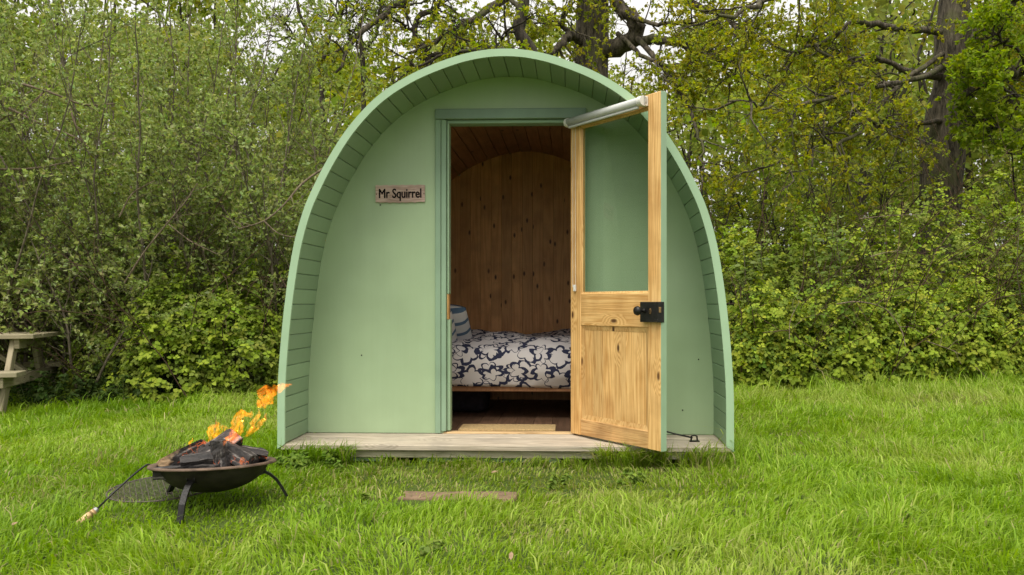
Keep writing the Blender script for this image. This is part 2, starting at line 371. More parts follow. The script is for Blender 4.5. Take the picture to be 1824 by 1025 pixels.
def duvet_mat():
    m, N, Lk, b = mat_new('duvet_print')
    uv = N.new('ShaderNodeUVMap'); uv.uv_map = 'UVMap'
    cur = None
    def math_(op, a, c=None, d=None):
        q = N.new('ShaderNodeMath'); q.operation = op
        for k, vv in enumerate((a, c, d)):
            if vv is None: continue
            if isinstance(vv, (int, float)): q.inputs[k].default_value = vv
            else: Lk.new(vv, q.inputs[k])
        return q.outputs[0]
    def layer(scale, offset, r0, amp, lobes, width, seed):
        mp = N.new('ShaderNodeMapping'); mp.inputs['Location'].default_value = (offset, offset * 0.7 + seed, 0); mp.inputs['Scale'].default_value = (scale, scale, scale)
        Lk.new(uv.outputs[0], mp.inputs['Vector'])
        wn_ = N.new('ShaderNodeTexNoise'); wn_.inputs['Scale'].default_value = 1.2; Lk.new(mp.outputs[0], wn_.inputs['Vector'])
        wa = N.new('ShaderNodeVectorMath'); wa.operation = 'MULTIPLY_ADD'; wa.inputs[1].default_value = (0.5, 0.5, 0); Lk.new(wn_.outputs['Color'], wa.inputs[0]); Lk.new(mp.outputs[0], wa.inputs[2])
        vo = N.new('ShaderNodeTexVoronoi'); vo.voronoi_dimensions = '2D'; vo.inputs['Randomness'].default_value = 0.45; vo.inputs['Scale'].default_value = 1.0
        Lk.new(wa.outputs[0], vo.inputs['Vector'])
        sb = N.new('ShaderNodeVectorMath'); sb.operation = 'SUBTRACT'; Lk.new(wa.outputs[0], sb.inputs[0]); Lk.new(vo.outputs['Position'], sb.inputs[1])
        sx = N.new('ShaderNodeSeparateXYZ'); Lk.new(sb.outputs[0], sx.inputs[0])
        ang = math_('ARCTAN2', sx.outputs[1], sx.outputs[0])
        rad = vo.outputs['Distance']
        lob = math_('ABSOLUTE', math_('SINE', math_('MULTIPLY', ang, lobes / 2)))
        R = math_('MULTIPLY_ADD', lob, amp, r0)
        dist = math_('ABSOLUTE', math_('SUBTRACT', rad, R))
        # brush width swells and breaks round the outline
        w = math_('MULTIPLY_ADD', math_('SINE', math_('MULTIPLY_ADD', ang, 2.0, seed)), width * 0.75, width)
        nz = N.new('ShaderNodeTexNoise'); nz.inputs['Scale'].default_value = 9.0; nz.inputs['Detail'].default_value = 4; Lk.new(mp.outputs[0], nz.inputs['Vector'])
        w2 = math_('MULTIPLY', w, math_('MULTIPLY_ADD', nz.outputs[0], 1.3, 0.3))
        return math_('LESS_THAN', dist, w2)
    a = layer(5.2, 0.0, 0.25, 0.15, 7, 0.052, 1.3)
    c = layer(5.2, 0.52, 0.30, 0.16, 6, 0.046, 4.1)
    k = math_('MAXIMUM', a, c)
    mx = N.new('ShaderNodeMixRGB'); mx.inputs[1].default_value = (0.66, 0.61, 0.60, 1); mx.inputs[2].default_value = (0.035, 0.038, 0.075, 1)
    Lk.new(k, mx.inputs[0]); Lk.new(mx.outputs[0], b.inputs['Base Color'])
    b.inputs['Roughness'].default_value = 0.9; b.inputs['Specular IOR Level'].default_value = 0.15
    return m
M['duvet'] = duvet_mat()

def stripe_mat():
    m, N, Lk, b = mat_new('striped_cotton')
    tc = N.new('ShaderNodeTexCoord'); s = N.new('ShaderNodeSeparateXYZ'); Lk.new(tc.outputs['Object'], s.inputs[0])
    q = N.new('ShaderNodeMath'); q.operation = 'MULTIPLY'; q.inputs[1].default_value = 11.0; Lk.new(s.outputs[0], q.inputs[0])
    f = N.new('ShaderNodeMath'); f.operation = 'FRACT'; Lk.new(q.outputs[0], f.inputs[0])
    r = ramp(N, [(0.0, (0.66, 0.63, 0.63)), (0.72, (0.11, 0.17, 0.26))], 'CONSTANT'); Lk.new(f.outputs[0], r.inputs[0])
    Lk.new(r.outputs[0], b.inputs['Base Color']); b.inputs['Roughness'].default_value = 0.9; b.inputs['Specular IOR Level'].default_value = 0.15
    return m
M['stripe'] = stripe_mat()

# ------------------------------------------------------------------ ground
def ground_z(x, y):
    x = np.asarray(x, float); y = np.asarray(y, float)
    left = np.clip((-x - 2.0) / 3.0, 0, 1) * np.clip((y - 4.5) / 3.0, 0, 1)
    right = np.clip((x - 2.0) / 4.0, 0, 1) * np.clip((y - 5.0) / 4.0, 0, 1)
    back = np.clip((y - 11.0), 0, 60) * 0.10
    und = (fbm(x * 0.9 + 20, y * 0.9 + 20) - 0.5) * 0.06
    flat = np.exp(-(((x + 0.2) / 1.7) ** 4 + ((y - 5.6) / 1.6) ** 4))
    return -0.12 * left + 0.06 * right + back + und * (1 - flat) - 0.004

gx = np.concatenate([np.linspace(-60, -9, 18), np.linspace(-8.6, 8.6, 110), np.linspace(9, 60, 18)])
gy = np.concatenate([np.linspace(-40, 0.5, 14), np.linspace(0.7, 13, 90), np.linspace(13.6, 90, 26)])
XX, YY = np.meshgrid(gx, gy)
VV = np.stack([XX.ravel(), YY.ravel(), ground_z(XX, YY).ravel()], 1)
nx, ny = len(gx), len(gy)
idx = (np.arange(ny - 1)[:, None] * nx + np.arange(nx - 1)[None]).ravel()
FF = np.stack([idx, idx + 1, idx + 1 + nx, idx + nx], 1)
def ground_mat():
    m, N, Lk, b = mat_new('turf_soil')
    tc = N.new('ShaderNodeTexCoord')
    n1 = N.new('ShaderNodeTexNoise'); n1.inputs['Scale'].default_value = 3.0; n1.inputs['Detail'].default_value = 10; n1.inputs['Roughness'].default_value = 0.7
    Lk.new(tc.outputs['Object'], n1.inputs['Vector'])
    r = ramp(N, [(0.35, (0.055, 0.085, 0.016)), (0.55, (0.090, 0.130, 0.026)), (0.72, (0.135, 0.130, 0.048))])
    Lk.new(n1.outputs[0], r.inputs[0]); Lk.new(r.outputs[0], b.inputs['Base Color'])
    n2 = N.new('ShaderNodeTexNoise'); n2.inputs['Scale'].default_value = 70; n2.inputs['Detail'].default_value = 6; Lk.new(tc.outputs['Object'], n2.inputs['Vector'])
    bp = N.new('ShaderNodeBump'); bp.inputs['Strength'].default_value = 1.0; bp.inputs['Distance'].default_value = 0.03
    Lk.new(n2.outputs[0], bp.inputs['Height']); Lk.new(bp.outputs[0], b.inputs['Normal'])
    b.inputs['Roughness'].default_value = 1.0; b.inputs['Specular IOR Level'].default_value = 0.1
    return m
tag(link_mesh('ground', np_mesh('ground', VV, FF.ravel(), np.full(len(FF), 4), smooth=True), ground_mat()), kind='structure')

# ------------------------------------------------------------------ the pod
PHI = math.radians(2.08)
D0 = 5.01
FLOOR = 0.11                                  # platform top above the ground
POD_O = Vector((D0 * math.tan(PHI), D0, FLOOR))
UC = -0.39                                    # middle of the arch in pod coordinates
VF = -0.407                                   # front edge of the overhang
VB = 1.80                                     # inside of the back wall
pod = empty('camping_pod', POD_O, -PHI)
tag(pod, 'arched green timber camping pod with its glazed door standing open', 'camping pod')

HALF = [(1.250, 0), (1.246, .35), (1.214, .74), (1.165, 1.08), (1.108, 1.30), (1.045, 1.45), (.955, 1.62), (.84, 1.79), (.69, 1.945), (.51, 2.06), (.31, 2.142), (.15, 2.184), (0, 2.197)]
def catmull(pts, per=14):
    pts = [Vector(p) for p in pts]
    first = pts[0] - (pts[1] - pts[0]); last = Vector((-pts[-2][0], pts[-2][1]))
    q = [first] + pts + [last]; out = []
    for i in range(1, len(q) - 2):
        for k in range(per):
            t = k / per; a, b_, c, d = q[i - 1], q[i], q[i + 1], q[i + 2]
            out.append(0.5 * ((2 * b_) + (c - a) * t + (2 * a - 5 * b_ + 4 * c - d) * t * t + (3 * b_ - a - 3 * c + d) * t ** 3))
    out.append(pts[-1]); return out
_h = catmull([Vector(p) for p in HALF])
PROF = [Vector((-p[0], p[1])) for p in _h] + [Vector((p[0], p[1])) for p in _h[-2::-1]]      # left foot -> top -> right foot
def offset(prof, d):
    out = []
    for i, p in enumerate(prof):
        t = (prof[min(i + 1, len(prof) - 1)] - prof[max(i - 1, 0)]).normalized()
        out.append(p + Vector((-t[1], t[0])) * d)                                             # positive = outwards
    return out
def half_at(w, prof=None):
    r = prof or PROF
    for a, b_ in zip(r, r[1:]):
        if a[0] <= 0 and a[1] <= w <= b_[1] and b_[1] > a[1]:
            return -(a[0] + (b_[0] - a[0]) * (w - a[1]) / (b_[1] - a[1]))
    return 0.0 if w > 1 else -r[0][0]
def at_arclen(prof, s):
    for a, b_ in zip(prof, prof[1:]):
        L = (b_ - a).length
        if s <= L: return a + (b_ - a) * (s / L), (b_ - a).normalized()
        s -= L
    return prof[-1], (prof[-1] - prof[-2]).normalized()

# roof shell (outer skin), closed thickness
def shell(name, inner, outer, v0, v1, mat):
    bm = bmesh.new(); R = []
    for a, b_ in zip(inner, outer):
        R.append([bm.verts.new((UC + p[0], v, p[1])) for p, v in ((a, v0), (b_, v0), (b_, v1), (a, v1))])
    for p, q in zip(R, R[1:]):
        for k in range(4): bm.faces.new((p[k], p[(k + 1) % 4], q[(k + 1) % 4], q[k]))
    bm.faces.new(R[0]); bm.faces.new(R[-1][::-1])
    return from_bm(name, bm, mat, pod, smooth=False)
T_PL = 0.022
sk_in, sk_out = offset(PROF, T_PL + 0.004), offset(PROF, T_PL + 0.018)
for pr in (sk_in, sk_out):
    pr[0][1] = pr[-1][1] = -0.03
shell('roof_skin', sk_in, sk_out, VF + 0.002, VB + 0.12, M['trim'])
f_in, f_out = offset(PROF, -0.001), offset(PROF, T_PL + 0.0195)
for pr in (f_in, f_out): pr[0][1] = pr[-1][1] = -0.028
f_in[0][1] = f_in[-1][1] = 0.0
shell('arch_fascia', f_in, f_out, VF - 0.016, VF - 0.001, M['trim'])

# roof planks: each a box along the pod with eased edges
def plank_mesh(name, w, t, L):
    bm = bmesh.new(); c = 0.0030
    prof = [(-w / 2 + c, -t / 2), (w / 2 - c, -t / 2), (w / 2, -t / 2 + c), (w / 2, t / 2), (-w / 2, t / 2), (-w / 2, -t / 2 + c)]
    a = [bm.verts.new((x, -L / 2, z)) for x, z in prof]; b_ = [bm.verts.new((x, L / 2, z)) for x, z in prof]
    n = len(prof)
    for k in range(n): bm.faces.new((a[k], a[(k + 1) % n], b_[(k + 1) % n], b_[k]))
    bm.faces.new(a[::-1]); bm.faces.new(b_)
    bmesh.ops.recalc_face_normals(bm, faces=bm.faces)
    me = bpy.data.meshes.new(name); bm.to_mesh(me); bm.free(); return me
def planks(name, prof, pitch, t, v0, v1, mat, side, s0=0.0):
    total = sum((b_ - a).length for a, b_ in zip(prof, prof[1:]))
    n = int(round(total / pitch)); pitch = total / n
    me = plank_mesh(name, pitch - 0.0026, t, v1 - v0); me.materials.append(mat)
    for k in range(n):
        p, _ = at_arclen(prof, (k + 0.5) * pitch)
        a, _ = at_arclen(prof, max(0.0005, k * pitch)); b_, _ = at_arclen(prof, min(total - 0.0005, (k + 1) * pitch))
        tng = (b_ - a).normalized(); nrm = Vector((-tng[1], tng[0])); mid = (a + b_) / 2
        sag = random.uniform(0.0, 0.0012)
        c = mid + nrm * (t / 2 + sag) * side
        o = link_mesh(name, me, None, pod)
        X = Vector((tng[0], 0, tng[1])); Z = Vector((nrm[0], 0, nrm[1])); Y = Z.cross(X)
        Mx = Matrix((X, Y, Z)).transposed().to_4x4(); Mx.translation = (UC + c[0], (v0 + v1) / 2, c[1])
        o.matrix_local = Mx
planks('roof_plank', PROF, 0.0885, T_PL, VF, VB + 0.10, M['plank'], 1)

# interior lining
LIN = [Vector((p[0] * 0.905, p[1] * 0.943)) for p in PROF]
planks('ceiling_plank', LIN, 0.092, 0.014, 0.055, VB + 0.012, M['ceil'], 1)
k = 0; u = -1.16
wallmesh = {}
while u < 1.16:
    w = half = None
    uu = u + 0.0435
    # ceiling height at this board
    hgt = 0.0
    for a, b_ in zip(LIN, LIN[1:]):
        if min(a[0], b_[0]) - 1e-6 <= uu <= max(a[0], b_[0]) + 1e-6: hgt = max(hgt, a[1], b_[1])
    if hgt > 0.25:
        h = hgt + 0.012
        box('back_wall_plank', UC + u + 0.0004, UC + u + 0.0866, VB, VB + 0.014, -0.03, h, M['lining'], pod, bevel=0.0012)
    u += 0.087
# outer back wall, floor structure
bm = bmesh.new()
outer = offset(PROF, 0.0)
a = [bm.verts.new((UC + p[0], VB + 0.03, p[1])) for p in outer]; b_ = [bm.verts.new((UC + p[0], VB + 0.06, p[1])) for p in outer]
bm.faces.new(a); bm.faces.new(b_[::-1])
for i in range(len(a)):
    j = (i + 1) % len(a); bm.faces.new((a[i], a[j], b_[j], b_[i]))
from_bm('back_wall', bm, M['wall'], pod)

# front wall with its door opening
OL, OR_, OT = -0.795, 0.028, 1.972
def front_wall():
    bm = bmesh.new(); v0, v1 = 0.0, 0.045
    ws = sorted(set([0.0, 0.04] + [0.1 * i for i in range(1, 19)] + [1.85, 1.9, 1.94, OT, 2.0, 2.03, 2.06, 2.09, 2.12, 2.145, 2.165, 2.18, 2.19, 2.1955]))
    def jit(w): return 0.0018 * math.sin(w * 37) + 0.0012 * math.sin(w * 91 + 1)
    def strip(fL, fR, lo, hi, n):
        for v in (v0, v1):
            prev = None
            for w in [x for x in ws if lo - 1e-9 <= x <= hi + 1e-9]:
                row = [bm.verts.new((fL(w) + (fR(w) - fL(w)) * i / n, v, w)) for i in range(n + 1)]
                if prev:
                    for i in range(n): bm.faces.new((prev[i], prev[i + 1], row[i + 1], row[i]) if v == v0 else (prev[i + 1], prev[i], row[i], row[i + 1]))
                prev = row
    L = lambda w: UC - half_at(w) - 0.002 + jit(w)
    R = lambda w: UC + half_at(w) + 0.002 + jit(w + 3)
    strip(L, lambda w: OL, 0.0, OT, 5); strip(lambda w: OR_, R, 0.0, OT, 5); strip(L, R, OT, 2.1955, 12)
    bmesh.ops.remove_doubles(bm, verts=bm.verts, dist=0.0002)
    for v in [x for x in bm.verts if False]: pass
    return from_bm('front_wall', bm, M['wall'], pod)
front_wall()
# screw specks and scuffs on the wall: small dark screw holes
for (px, py) in ((675, 364), (641, 634), (1243, 640), (1215, 730)):
    dpt = D0 / (1 + (px - PX) / FPX * math.tan(PHI))
    uu = (px - 1020) / 290.0; ww = 0.797 - (py - PY) / 290.0
    bm = bmesh.new(); lathe_bm(bm, [(0, 0.0), (0.0045, 0.0), (0.004, 0.002), (0, 0.0026)], 8)
    o = from_bm('screw_head', bm, M['black_iron'], pod, loc=(uu, -0.0005, ww), rot=(math.radians(90), 0, 0))

# door casing and linings
box('jamb_casing', -0.846, -0.812, -0.016, 0.030, 0.0, 1.9345, M['casing'], pod, bevel=0.003)
box('jamb_lining', -0.8095, -0.7785, -0.011, 0.10, 0.012, 1.9335, M['casing'], pod, bevel=0.003)
box('door_stop', -0.776, -0.7635, 0.012, 0.085, 0.86, 1.933, M['trim'], pod, bevel=0.002)
box('door_stop', -0.776, -0.7555, 0.012, 0.085, 0.014, 0.70, M['trim'], pod, bevel=0.002)
box('strike_rebate', -0.777, -0.7675, 0.014, 0.083, 0.702, 0.858, M['pine_z'], pod, bevel=0.001)
box('door_header', -0.846, 0.084, -0.020, 0.040, 1.937, 1.998, M['header'], pod, bevel=0.003)
box('head_lining', -0.777, 0.026, 0.010, 0.10, 1.914, 1.934, M['casing'], pod, bevel=0.002)
box('jamb_lining', 0.012, 0.040, -0.004, 0.10, 0.0, 1.9335, M['casing'], pod, bevel=0.003)
box('jamb_casing', 0.0425, 0.084, -0.016, 0.030, 0.0, 1.9345, M['casing'], pod, bevel=0.003)
# inner return of the front wall beside the door
box('inner_lining', -0.90, -0.8105, 0.047, 0.062, 0.0, 2.0, M['lining'], pod, bevel=0.002)

# floor boards, threshold, platform
u = -1.10
while u < 1.10:
    box('floor_board', UC + u, UC + u + 0.1215, 0.068, VB - 0.0005, -0.012, -0.001, M['floor'], pod, bevel=0.0015)
    u += 0.123
box('threshold', -0.806, 0.011, 0.0, 0.064, -0.02, 0.006, M['threshold'], pod, bevel=0.004)
for v0, v1, dz in ((VF - 0.012, VF + 0.128, 0.0), (VF + 0.131, VF + 0.268, -0.0015), (VF + 0.271, -0.0015, 0.0005)):
    box('deck_board', UC - 1.272, UC + 1.272, v0, v1, -0.034 + dz, 0.0 - 0.003 + dz, M['deck'], pod, bevel=0.004, seg=2)
box('deck_joist', UC - 0.96, UC + 1.262, VF + 0.012, VF + 0.052, -0.080, -0.037, M['deck_low'], pod, bevel=0.004)
box('base_rail', UC - 0.93, UC - 0.70, VF + 0.040, VF + 0.070, -0.106, -0.083, M['trim'], pod, bevel=0.003)
box('base_rail', UC - 0.49, UC + 0.32, VF + 0.040, VF + 0.070, -0.108, -0.083, M['trim'], pod, bevel=0.003)
for uu in (-1.1, -0.4, 0.4, 1.1):
    box('bearer', UC + uu - 0.04, UC + uu + 0.04, VF + 0.075, VB, -0.16, -0.0365, M['deck_low'], pod, bevel=0.003)
# subfloor under the floor boards keeps daylight out
box('subfloor', UC - 1.22, UC + 1.22, 0.0685, VB + 0.0295, -0.036, -0.0135, M['deck_low'], pod, bevel=0.0)

# door stay: a thin rod hooked to a staple on the platform
bm = bmesh.new(); tube_bm(bm, [(0.49, -0.16, 0.060), (0.60, -0.19, 0.034), (0.70, -0.225, 0.017)], 0.005, 6)
stay = from_bm('door_stay', bm, M['black_iron'], pod, smooth=True)
bm = bmesh.new(); tube_bm(bm, [(0.690, -0.235, -0.003), (0.692, -0.235, 0.028), (0.708, -0.235, 0.034), (0.724, -0.235, 0.028), (0.726, -0.235, -0.003)], 0.005, 6)
box_bm(bm, 0.680, 0.738, -0.248, -0.222, -0.003, 0.003)
from_bm('staple', bm, M['black_iron'], stay)

# ---- the open door
DW, DH, DT = 0.786, 1.926, 0.042
hinge = Vector((-0.012, -0.022, 0.009))
dirv = Vector((0.481, -0.621)).normalized()
ang = math.atan2(dirv[1], dirv[0])
door = empty('door', hinge); door.parent = pod; door.rotation_euler = (0, 0, ang)
door['label'] = 'varnished pine door, glazed above, green on its edge and outside'
# local: X along the door from the hinge, -Y is the inside face (towards the camera and left)
n_in = Vector((math.sin(ang), -math.cos(ang)))
SW = 0.098
FACE = 0.0                                      # inside face at y = 0, outside at y = DT
def dbox(name, x0, x1, z0, z1, y0, y1, mat, bevel=0.003):
    return box(name, x0, x1, y0, y1, z0, z1, mat, door, bevel)
RAIL_T, RAIL_MT, RAIL_MB, RAIL_B = 1.852, 0.850, 0.660, 0.098
dbox('stile', 0.0, SW, 0.0, DH, 0.0, DT - 0.004, M['pine_z'])
dbox('stile', DW - SW, DW, 0.0, DH, 0.0, DT - 0.004, M['pine_z'])
dbox('top_rail', SW, DW - SW, RAIL_T, DH - 0.001, 0.001, DT - 0.005, M['pine_x'])
dbox('lock_rail', SW, DW - SW, RAIL_MB, RAIL_MT, 0.0015, DT - 0.005, M['pine_x'])
dbox('bottom_rail', SW, DW - SW, 0.001, RAIL_B, 0.001, DT - 0.005, M['pine_worn'])
npan = 6; pw = (DW - 2 * SW) / npan
for i in range(npan):
    dbox('panel_board', SW + i * pw + 0.0003, SW + (i + 1) * pw - 0.0003, RAIL_B - 0.004, RAIL_MB + 0.004, 0.0135, 0.026, M['pine_z'], 0.0008)
def moulding(name, x0, x1, z0, z1, y, wd, mat):
    bm = bmesh.new()
    o_ = [(x0, z0), (x1, z0), (x1, z1), (x0, z1)]; i_ = [(x0 + wd, z0 + wd), (x1 - wd, z0 + wd), (x1 - wd, z1 - wd), (x0 + wd, z1 - wd)]
    A = [bm.verts.new((x, y - 0.006, z)) for x, z in o_]; B = [bm.verts.new((x, y, z)) for x, z in i_]; Cc = [bm.verts.new((x, y + 0.004, z)) for x, z in o_]
    for k in range(4):
        j = (k + 1) % 4; bm.faces.new((A[k], A[j], B[j], B[k])); bm.faces.new((B[k], B[j], Cc[j], Cc[k]))
    return from_bm(name, bm, mat, door)
moulding('panel_moulding', SW, DW - SW, RAIL_B, RAIL_MB, 0.0125, 0.028, M['pine_z'])
moulding('glazing_bead', SW, DW - SW, RAIL_MT, RAIL_T, 0.012, 0.011, M['pine_z'])
gl = dbox('glass_pane', SW + 0.001, DW - SW - 0.001, RAIL_MT + 0.001, RAIL_T - 0.001, 0.018, 0.022, M['glass'], 0.0)
# painted outside skin and green edges
dbox('outer_stile', -0.0005, SW, 0.0, DH, DT - 0.0035, DT, M['trim'], 0.001)
dbox('outer_stile', DW - SW, DW + 0.0005, 0.0, DH, DT - 0.0035, DT, M['trim'], 0.001)
dbox('outer_rail', SW, DW - SW, RAIL_T, DH, DT - 0.0045, DT - 0.0005, M['trim'], 0.001)
dbox('outer_rail', SW, DW - SW, RAIL_MB, RAIL_MT, DT - 0.0045, DT - 0.0005, M['trim'], 0.001)
dbox('outer_rail', SW, DW - SW, 0.0, RAIL_B, DT - 0.0045, DT - 0.0005, M['trim'], 0.001)
dbox('outer_panel', SW, DW - SW, RAIL_B, RAIL_MB, 0.0275, 0.0315, M['trim'], 0.0)
dbox('edge_paint', DW + 0.0002, DW + 0.0032, 0.0, DH, 0.0015, DT, M['trim'], 0.0008)
# rim lock with knob, keyhole plate and a hole in its forend
lk = dbox('rim_lock', DW - 0.135, DW + 0.008, 0.690, 0.800, -0.026, -0.0005, M['black_iron'], 0.003)
dbox('lock_forend', DW + 0.0035, DW + 0.0078, 0.690, 0.800, -0.0265, 0.020, M['black_iron'], 0.001)
dbox('latch_bolt', DW + 0.0075, DW + 0.013, 0.742, 0.772, -0.022, -0.006, M['brass'], 0.002)
dbox('dead_bolt', DW - 0.020, DW + 0.0105, 0.692, 0.708, -0.031, -0.0262, M['black_iron'], 0.002)
bm = bmesh.new(); lathe_bm(bm, [(0, 0), (0.013, 0), (0.012, 0.006), (0.008, 0.012), (0.008, 0.026), (0.016, 0.032), (0.024, 0.042), (0.026, 0.050), (0.022, 0.060), (0.012, 0.066), (0, 0.067)], 20)
from_bm('knob', bm, M['black_iron'], door, smooth=True, loc=(DW - 0.100, -0.0262, 0.752), rot=(math.radians(90), 0, 0))
bm = bmesh.new(); lathe_bm(bm, [(0, 0), (0.011, 0), (0.0105, 0.0015), (0, 0.002)], 16)
kp = from_bm('keyhole_plate', bm, M['brass'], door, loc=(DW - 0.052, -0.0262, 0.750), rot=(math.radians(90), 0, 0)); kp.scale = (0.8, 1.5, 1)
dbox('keyhole', DW - 0.0545, DW - 0.0495, 0.742, 0.757, -0.0295, -0.0284, M['black_iron'], 0.0)
# hinges
for z in (0.25, 1.0, 1.70):
    dbox('hinge', -0.004, 0.040, z, z + 0.075, DT + 0.0002, DT + 0.004, M['steel'], 0.0005)
# roller blind on the door
bm = bmesh.new(); tube_bm(bm, [(0.030, -0.036, 1.888), (DW - SW - 0.030, -0.036, 1.888)], 0.0235, 20)
from_bm('blind_roll', bm, M['blind'], door, smooth=True)
def bracket(x0, x1):
    bm = bmesh.new(); tube_bm(bm, [(x0, -0.036, 1.888), (x1, -0.036, 1.888)], 0.027, 18); box_bm(bm, x0, x1, -0.036, -0.0005, 1.862, 1.914, 0.002)
    return from_bm('blind_bracket', bm, M['white_plastic'], door)
bracket(0.010, 0.029); bracket(DW - SW - 0.029, DW - SW + 0.004)
dbox('blind_bottom_bar', 0.034, DW - SW - 0.034, 1.850, 1.864, -0.045, -0.030, M['blind'], 0.003)
bm = bmesh.new()
def beads(x, y, z0, z1):
    z = z0
    while z > z1:
        bmesh.ops.create_icosphere(bm, subdivisions=1, radius=0.0026, matrix=Matrix.Translation((x, y, z))); z -= 0.0066
beads(0.040, -0.014, 1.872, 0.90); beads(0.062, -0.010, 1.872, 0.90)
for kk in range(9):
    t = kk / 8 * math.pi
    bmesh.ops.create_icosphere(bm, subdivisions=1, radius=0.0026, matrix=Matrix.Translation((0.051 - 0.011 * math.cos(t), -0.012 - 0.002 * math.cos(t), 0.90 - 0.012 * math.sin(t))))
ch = from_bm('blind_chain', bm, M['white_plastic'], door); ch['kind'] = 'stuff'
dbox('chain_cleat', 0.041, 0.061, 0.865, 0.905, -0.014, -0.0005, M['white_plastic'], 0.003)

def pod_world(u, v, w):
    c, s = math.cos(PHI), math.sin(PHI)
    return Vector((POD_O.x + c * u + s * v, POD_O.y - s * u + c * v, FLOOR + w))

# ---- name sign on the wall
sgn = empty('name_sign', pod_world((711.5 - 1020) / 290, -0.001, 0.797 - (344 - PY) / 290), -PHI)
tag(sgn, 'weathered wooden name plaque with black lettering screwed to the green front wall', 'sign')
sgn.rotation_euler[1] = math.radians(-0.4)
M['sign'] = wood('weathered_plaque_timber', (0.37, 0.245, 0.200), (0.60, 0.445, 0.385), 'X', 0.85, ring=60, knots=0.1, grey=(0.16, 0.10, 0.075), tone=0.0)
bm = bmesh.new(); box_bm(bm, -0.153, 0.153, -0.010, 0.0, -0.052, 0.052, 0.0)
bmesh.ops.subdivide_edges(bm, edges=[e for e in bm.edges if abs(e.verts[0].co.x - e.verts[1].co.x) > 0.1], cuts=24, use_grid_fill=True)
for v in bm.verts: v.co.z += (0.0016 * math.sin(v.co.x * 120) + 0.0012 * math.sin(v.co.x * 310 + 1) - (0.004 * (1 - (v.co.x / 0.153) ** 2) if v.co.z < 0 else 0))
from_bm('board', bm, M['sign'], sgn)
cu = bpy.data.curves.new('lettering', 'FONT'); cu.body = 'Mr Squirrel'; cu.size = 0.072; cu.align_x = 'CENTER'; cu.align_y = 'CENTER'; cu.extrude = 0.0004; cu.space_character = 0.98; cu.resolution_u = 3
tmp = bpy.data.objects.new('lettering_tmp', cu); COL.objects.link(tmp)
bpy.context.view_layer.update()
me = bpy.data.meshes.new_from_object(tmp.evaluated_get(bpy.context.evaluated_depsgraph_get()))
bpy.data.objects.remove(tmp)
co = np.empty(len(me.vertices) * 3, np.float32); me.vertices.foreach_get('co', co); co = co.reshape(-1, 3)
ex = co[:, 0].max() - co[:, 0].min()
bmt = bmesh.new()                                # heavy lettering: the outline struck a few times, each a hair aside
for sx_, sz_ in ((-.0022, 0), (-.001, .0012), (.001, .0012), (.0022, 0), (.001, -.0012), (-.001, -.0012)):
    n0 = len(bmt.verts); bmt.from_mesh(me); bmt.verts.ensure_lookup_table()
    for v_ in bmt.verts[n0:]: v_.co += Vector((sx_, sz_, sx_ * .05 + sz_ * .08))
bmt.to_mesh(me); bmt.free()
lett = link_mesh('lettering', me, plain('black_letter_paint', (0.008, 0.006, 0.006), 0.8, bump=0.0, spec=0.1), sgn, loc=(-(co[:, 0].max() + co[:, 0].min()) / 2 * 0.262 / ex, -0.0106, -0.002), rot=(math.radians(90), 0, 0))
lett.scale = (0.262 / ex, 1.12, 1.0)
for xx in (-0.147, 0.148):
    bm = bmesh.new(); lathe_bm(bm, [(0, 0), (0.0035, 0), (0.003, 0.0012), (0, 0.0016)], 8)
    from_bm('screw', bm, M['black_iron'], sgn, loc=(xx, -0.0101, -0.002), rot=(math.radians(90), 0, 0))

# ---- bed, bedding and the things on the pod floor
bed = empty('bed', pod_world(UC, 1.18, 0), -PHI)
tag(bed, 'low timber bed along the back wall inside the pod', 'bed')
box('side_rail', -1.02, 1.02, -0.60, -0.575, 0.196, 0.285, M['ceil'], bed)
box('mattress', -1.00, 1.00, -0.572, 0.60, 0.29, 0.47, M['white_plastic'], bed, bevel=0.03, seg=3)
box('slat_base', -1.00, 1.00, -0.573, 0.60, 0.255, 0.2885, M['threshold'], bed)
for xx in (-0.96, 0.96):
    for yy in (-0.55, 0.56): box('leg', xx - 0.03, xx + 0.03, yy - 0.02, yy + 0.02, 0.0, 0.254, M['threshold'], bed)

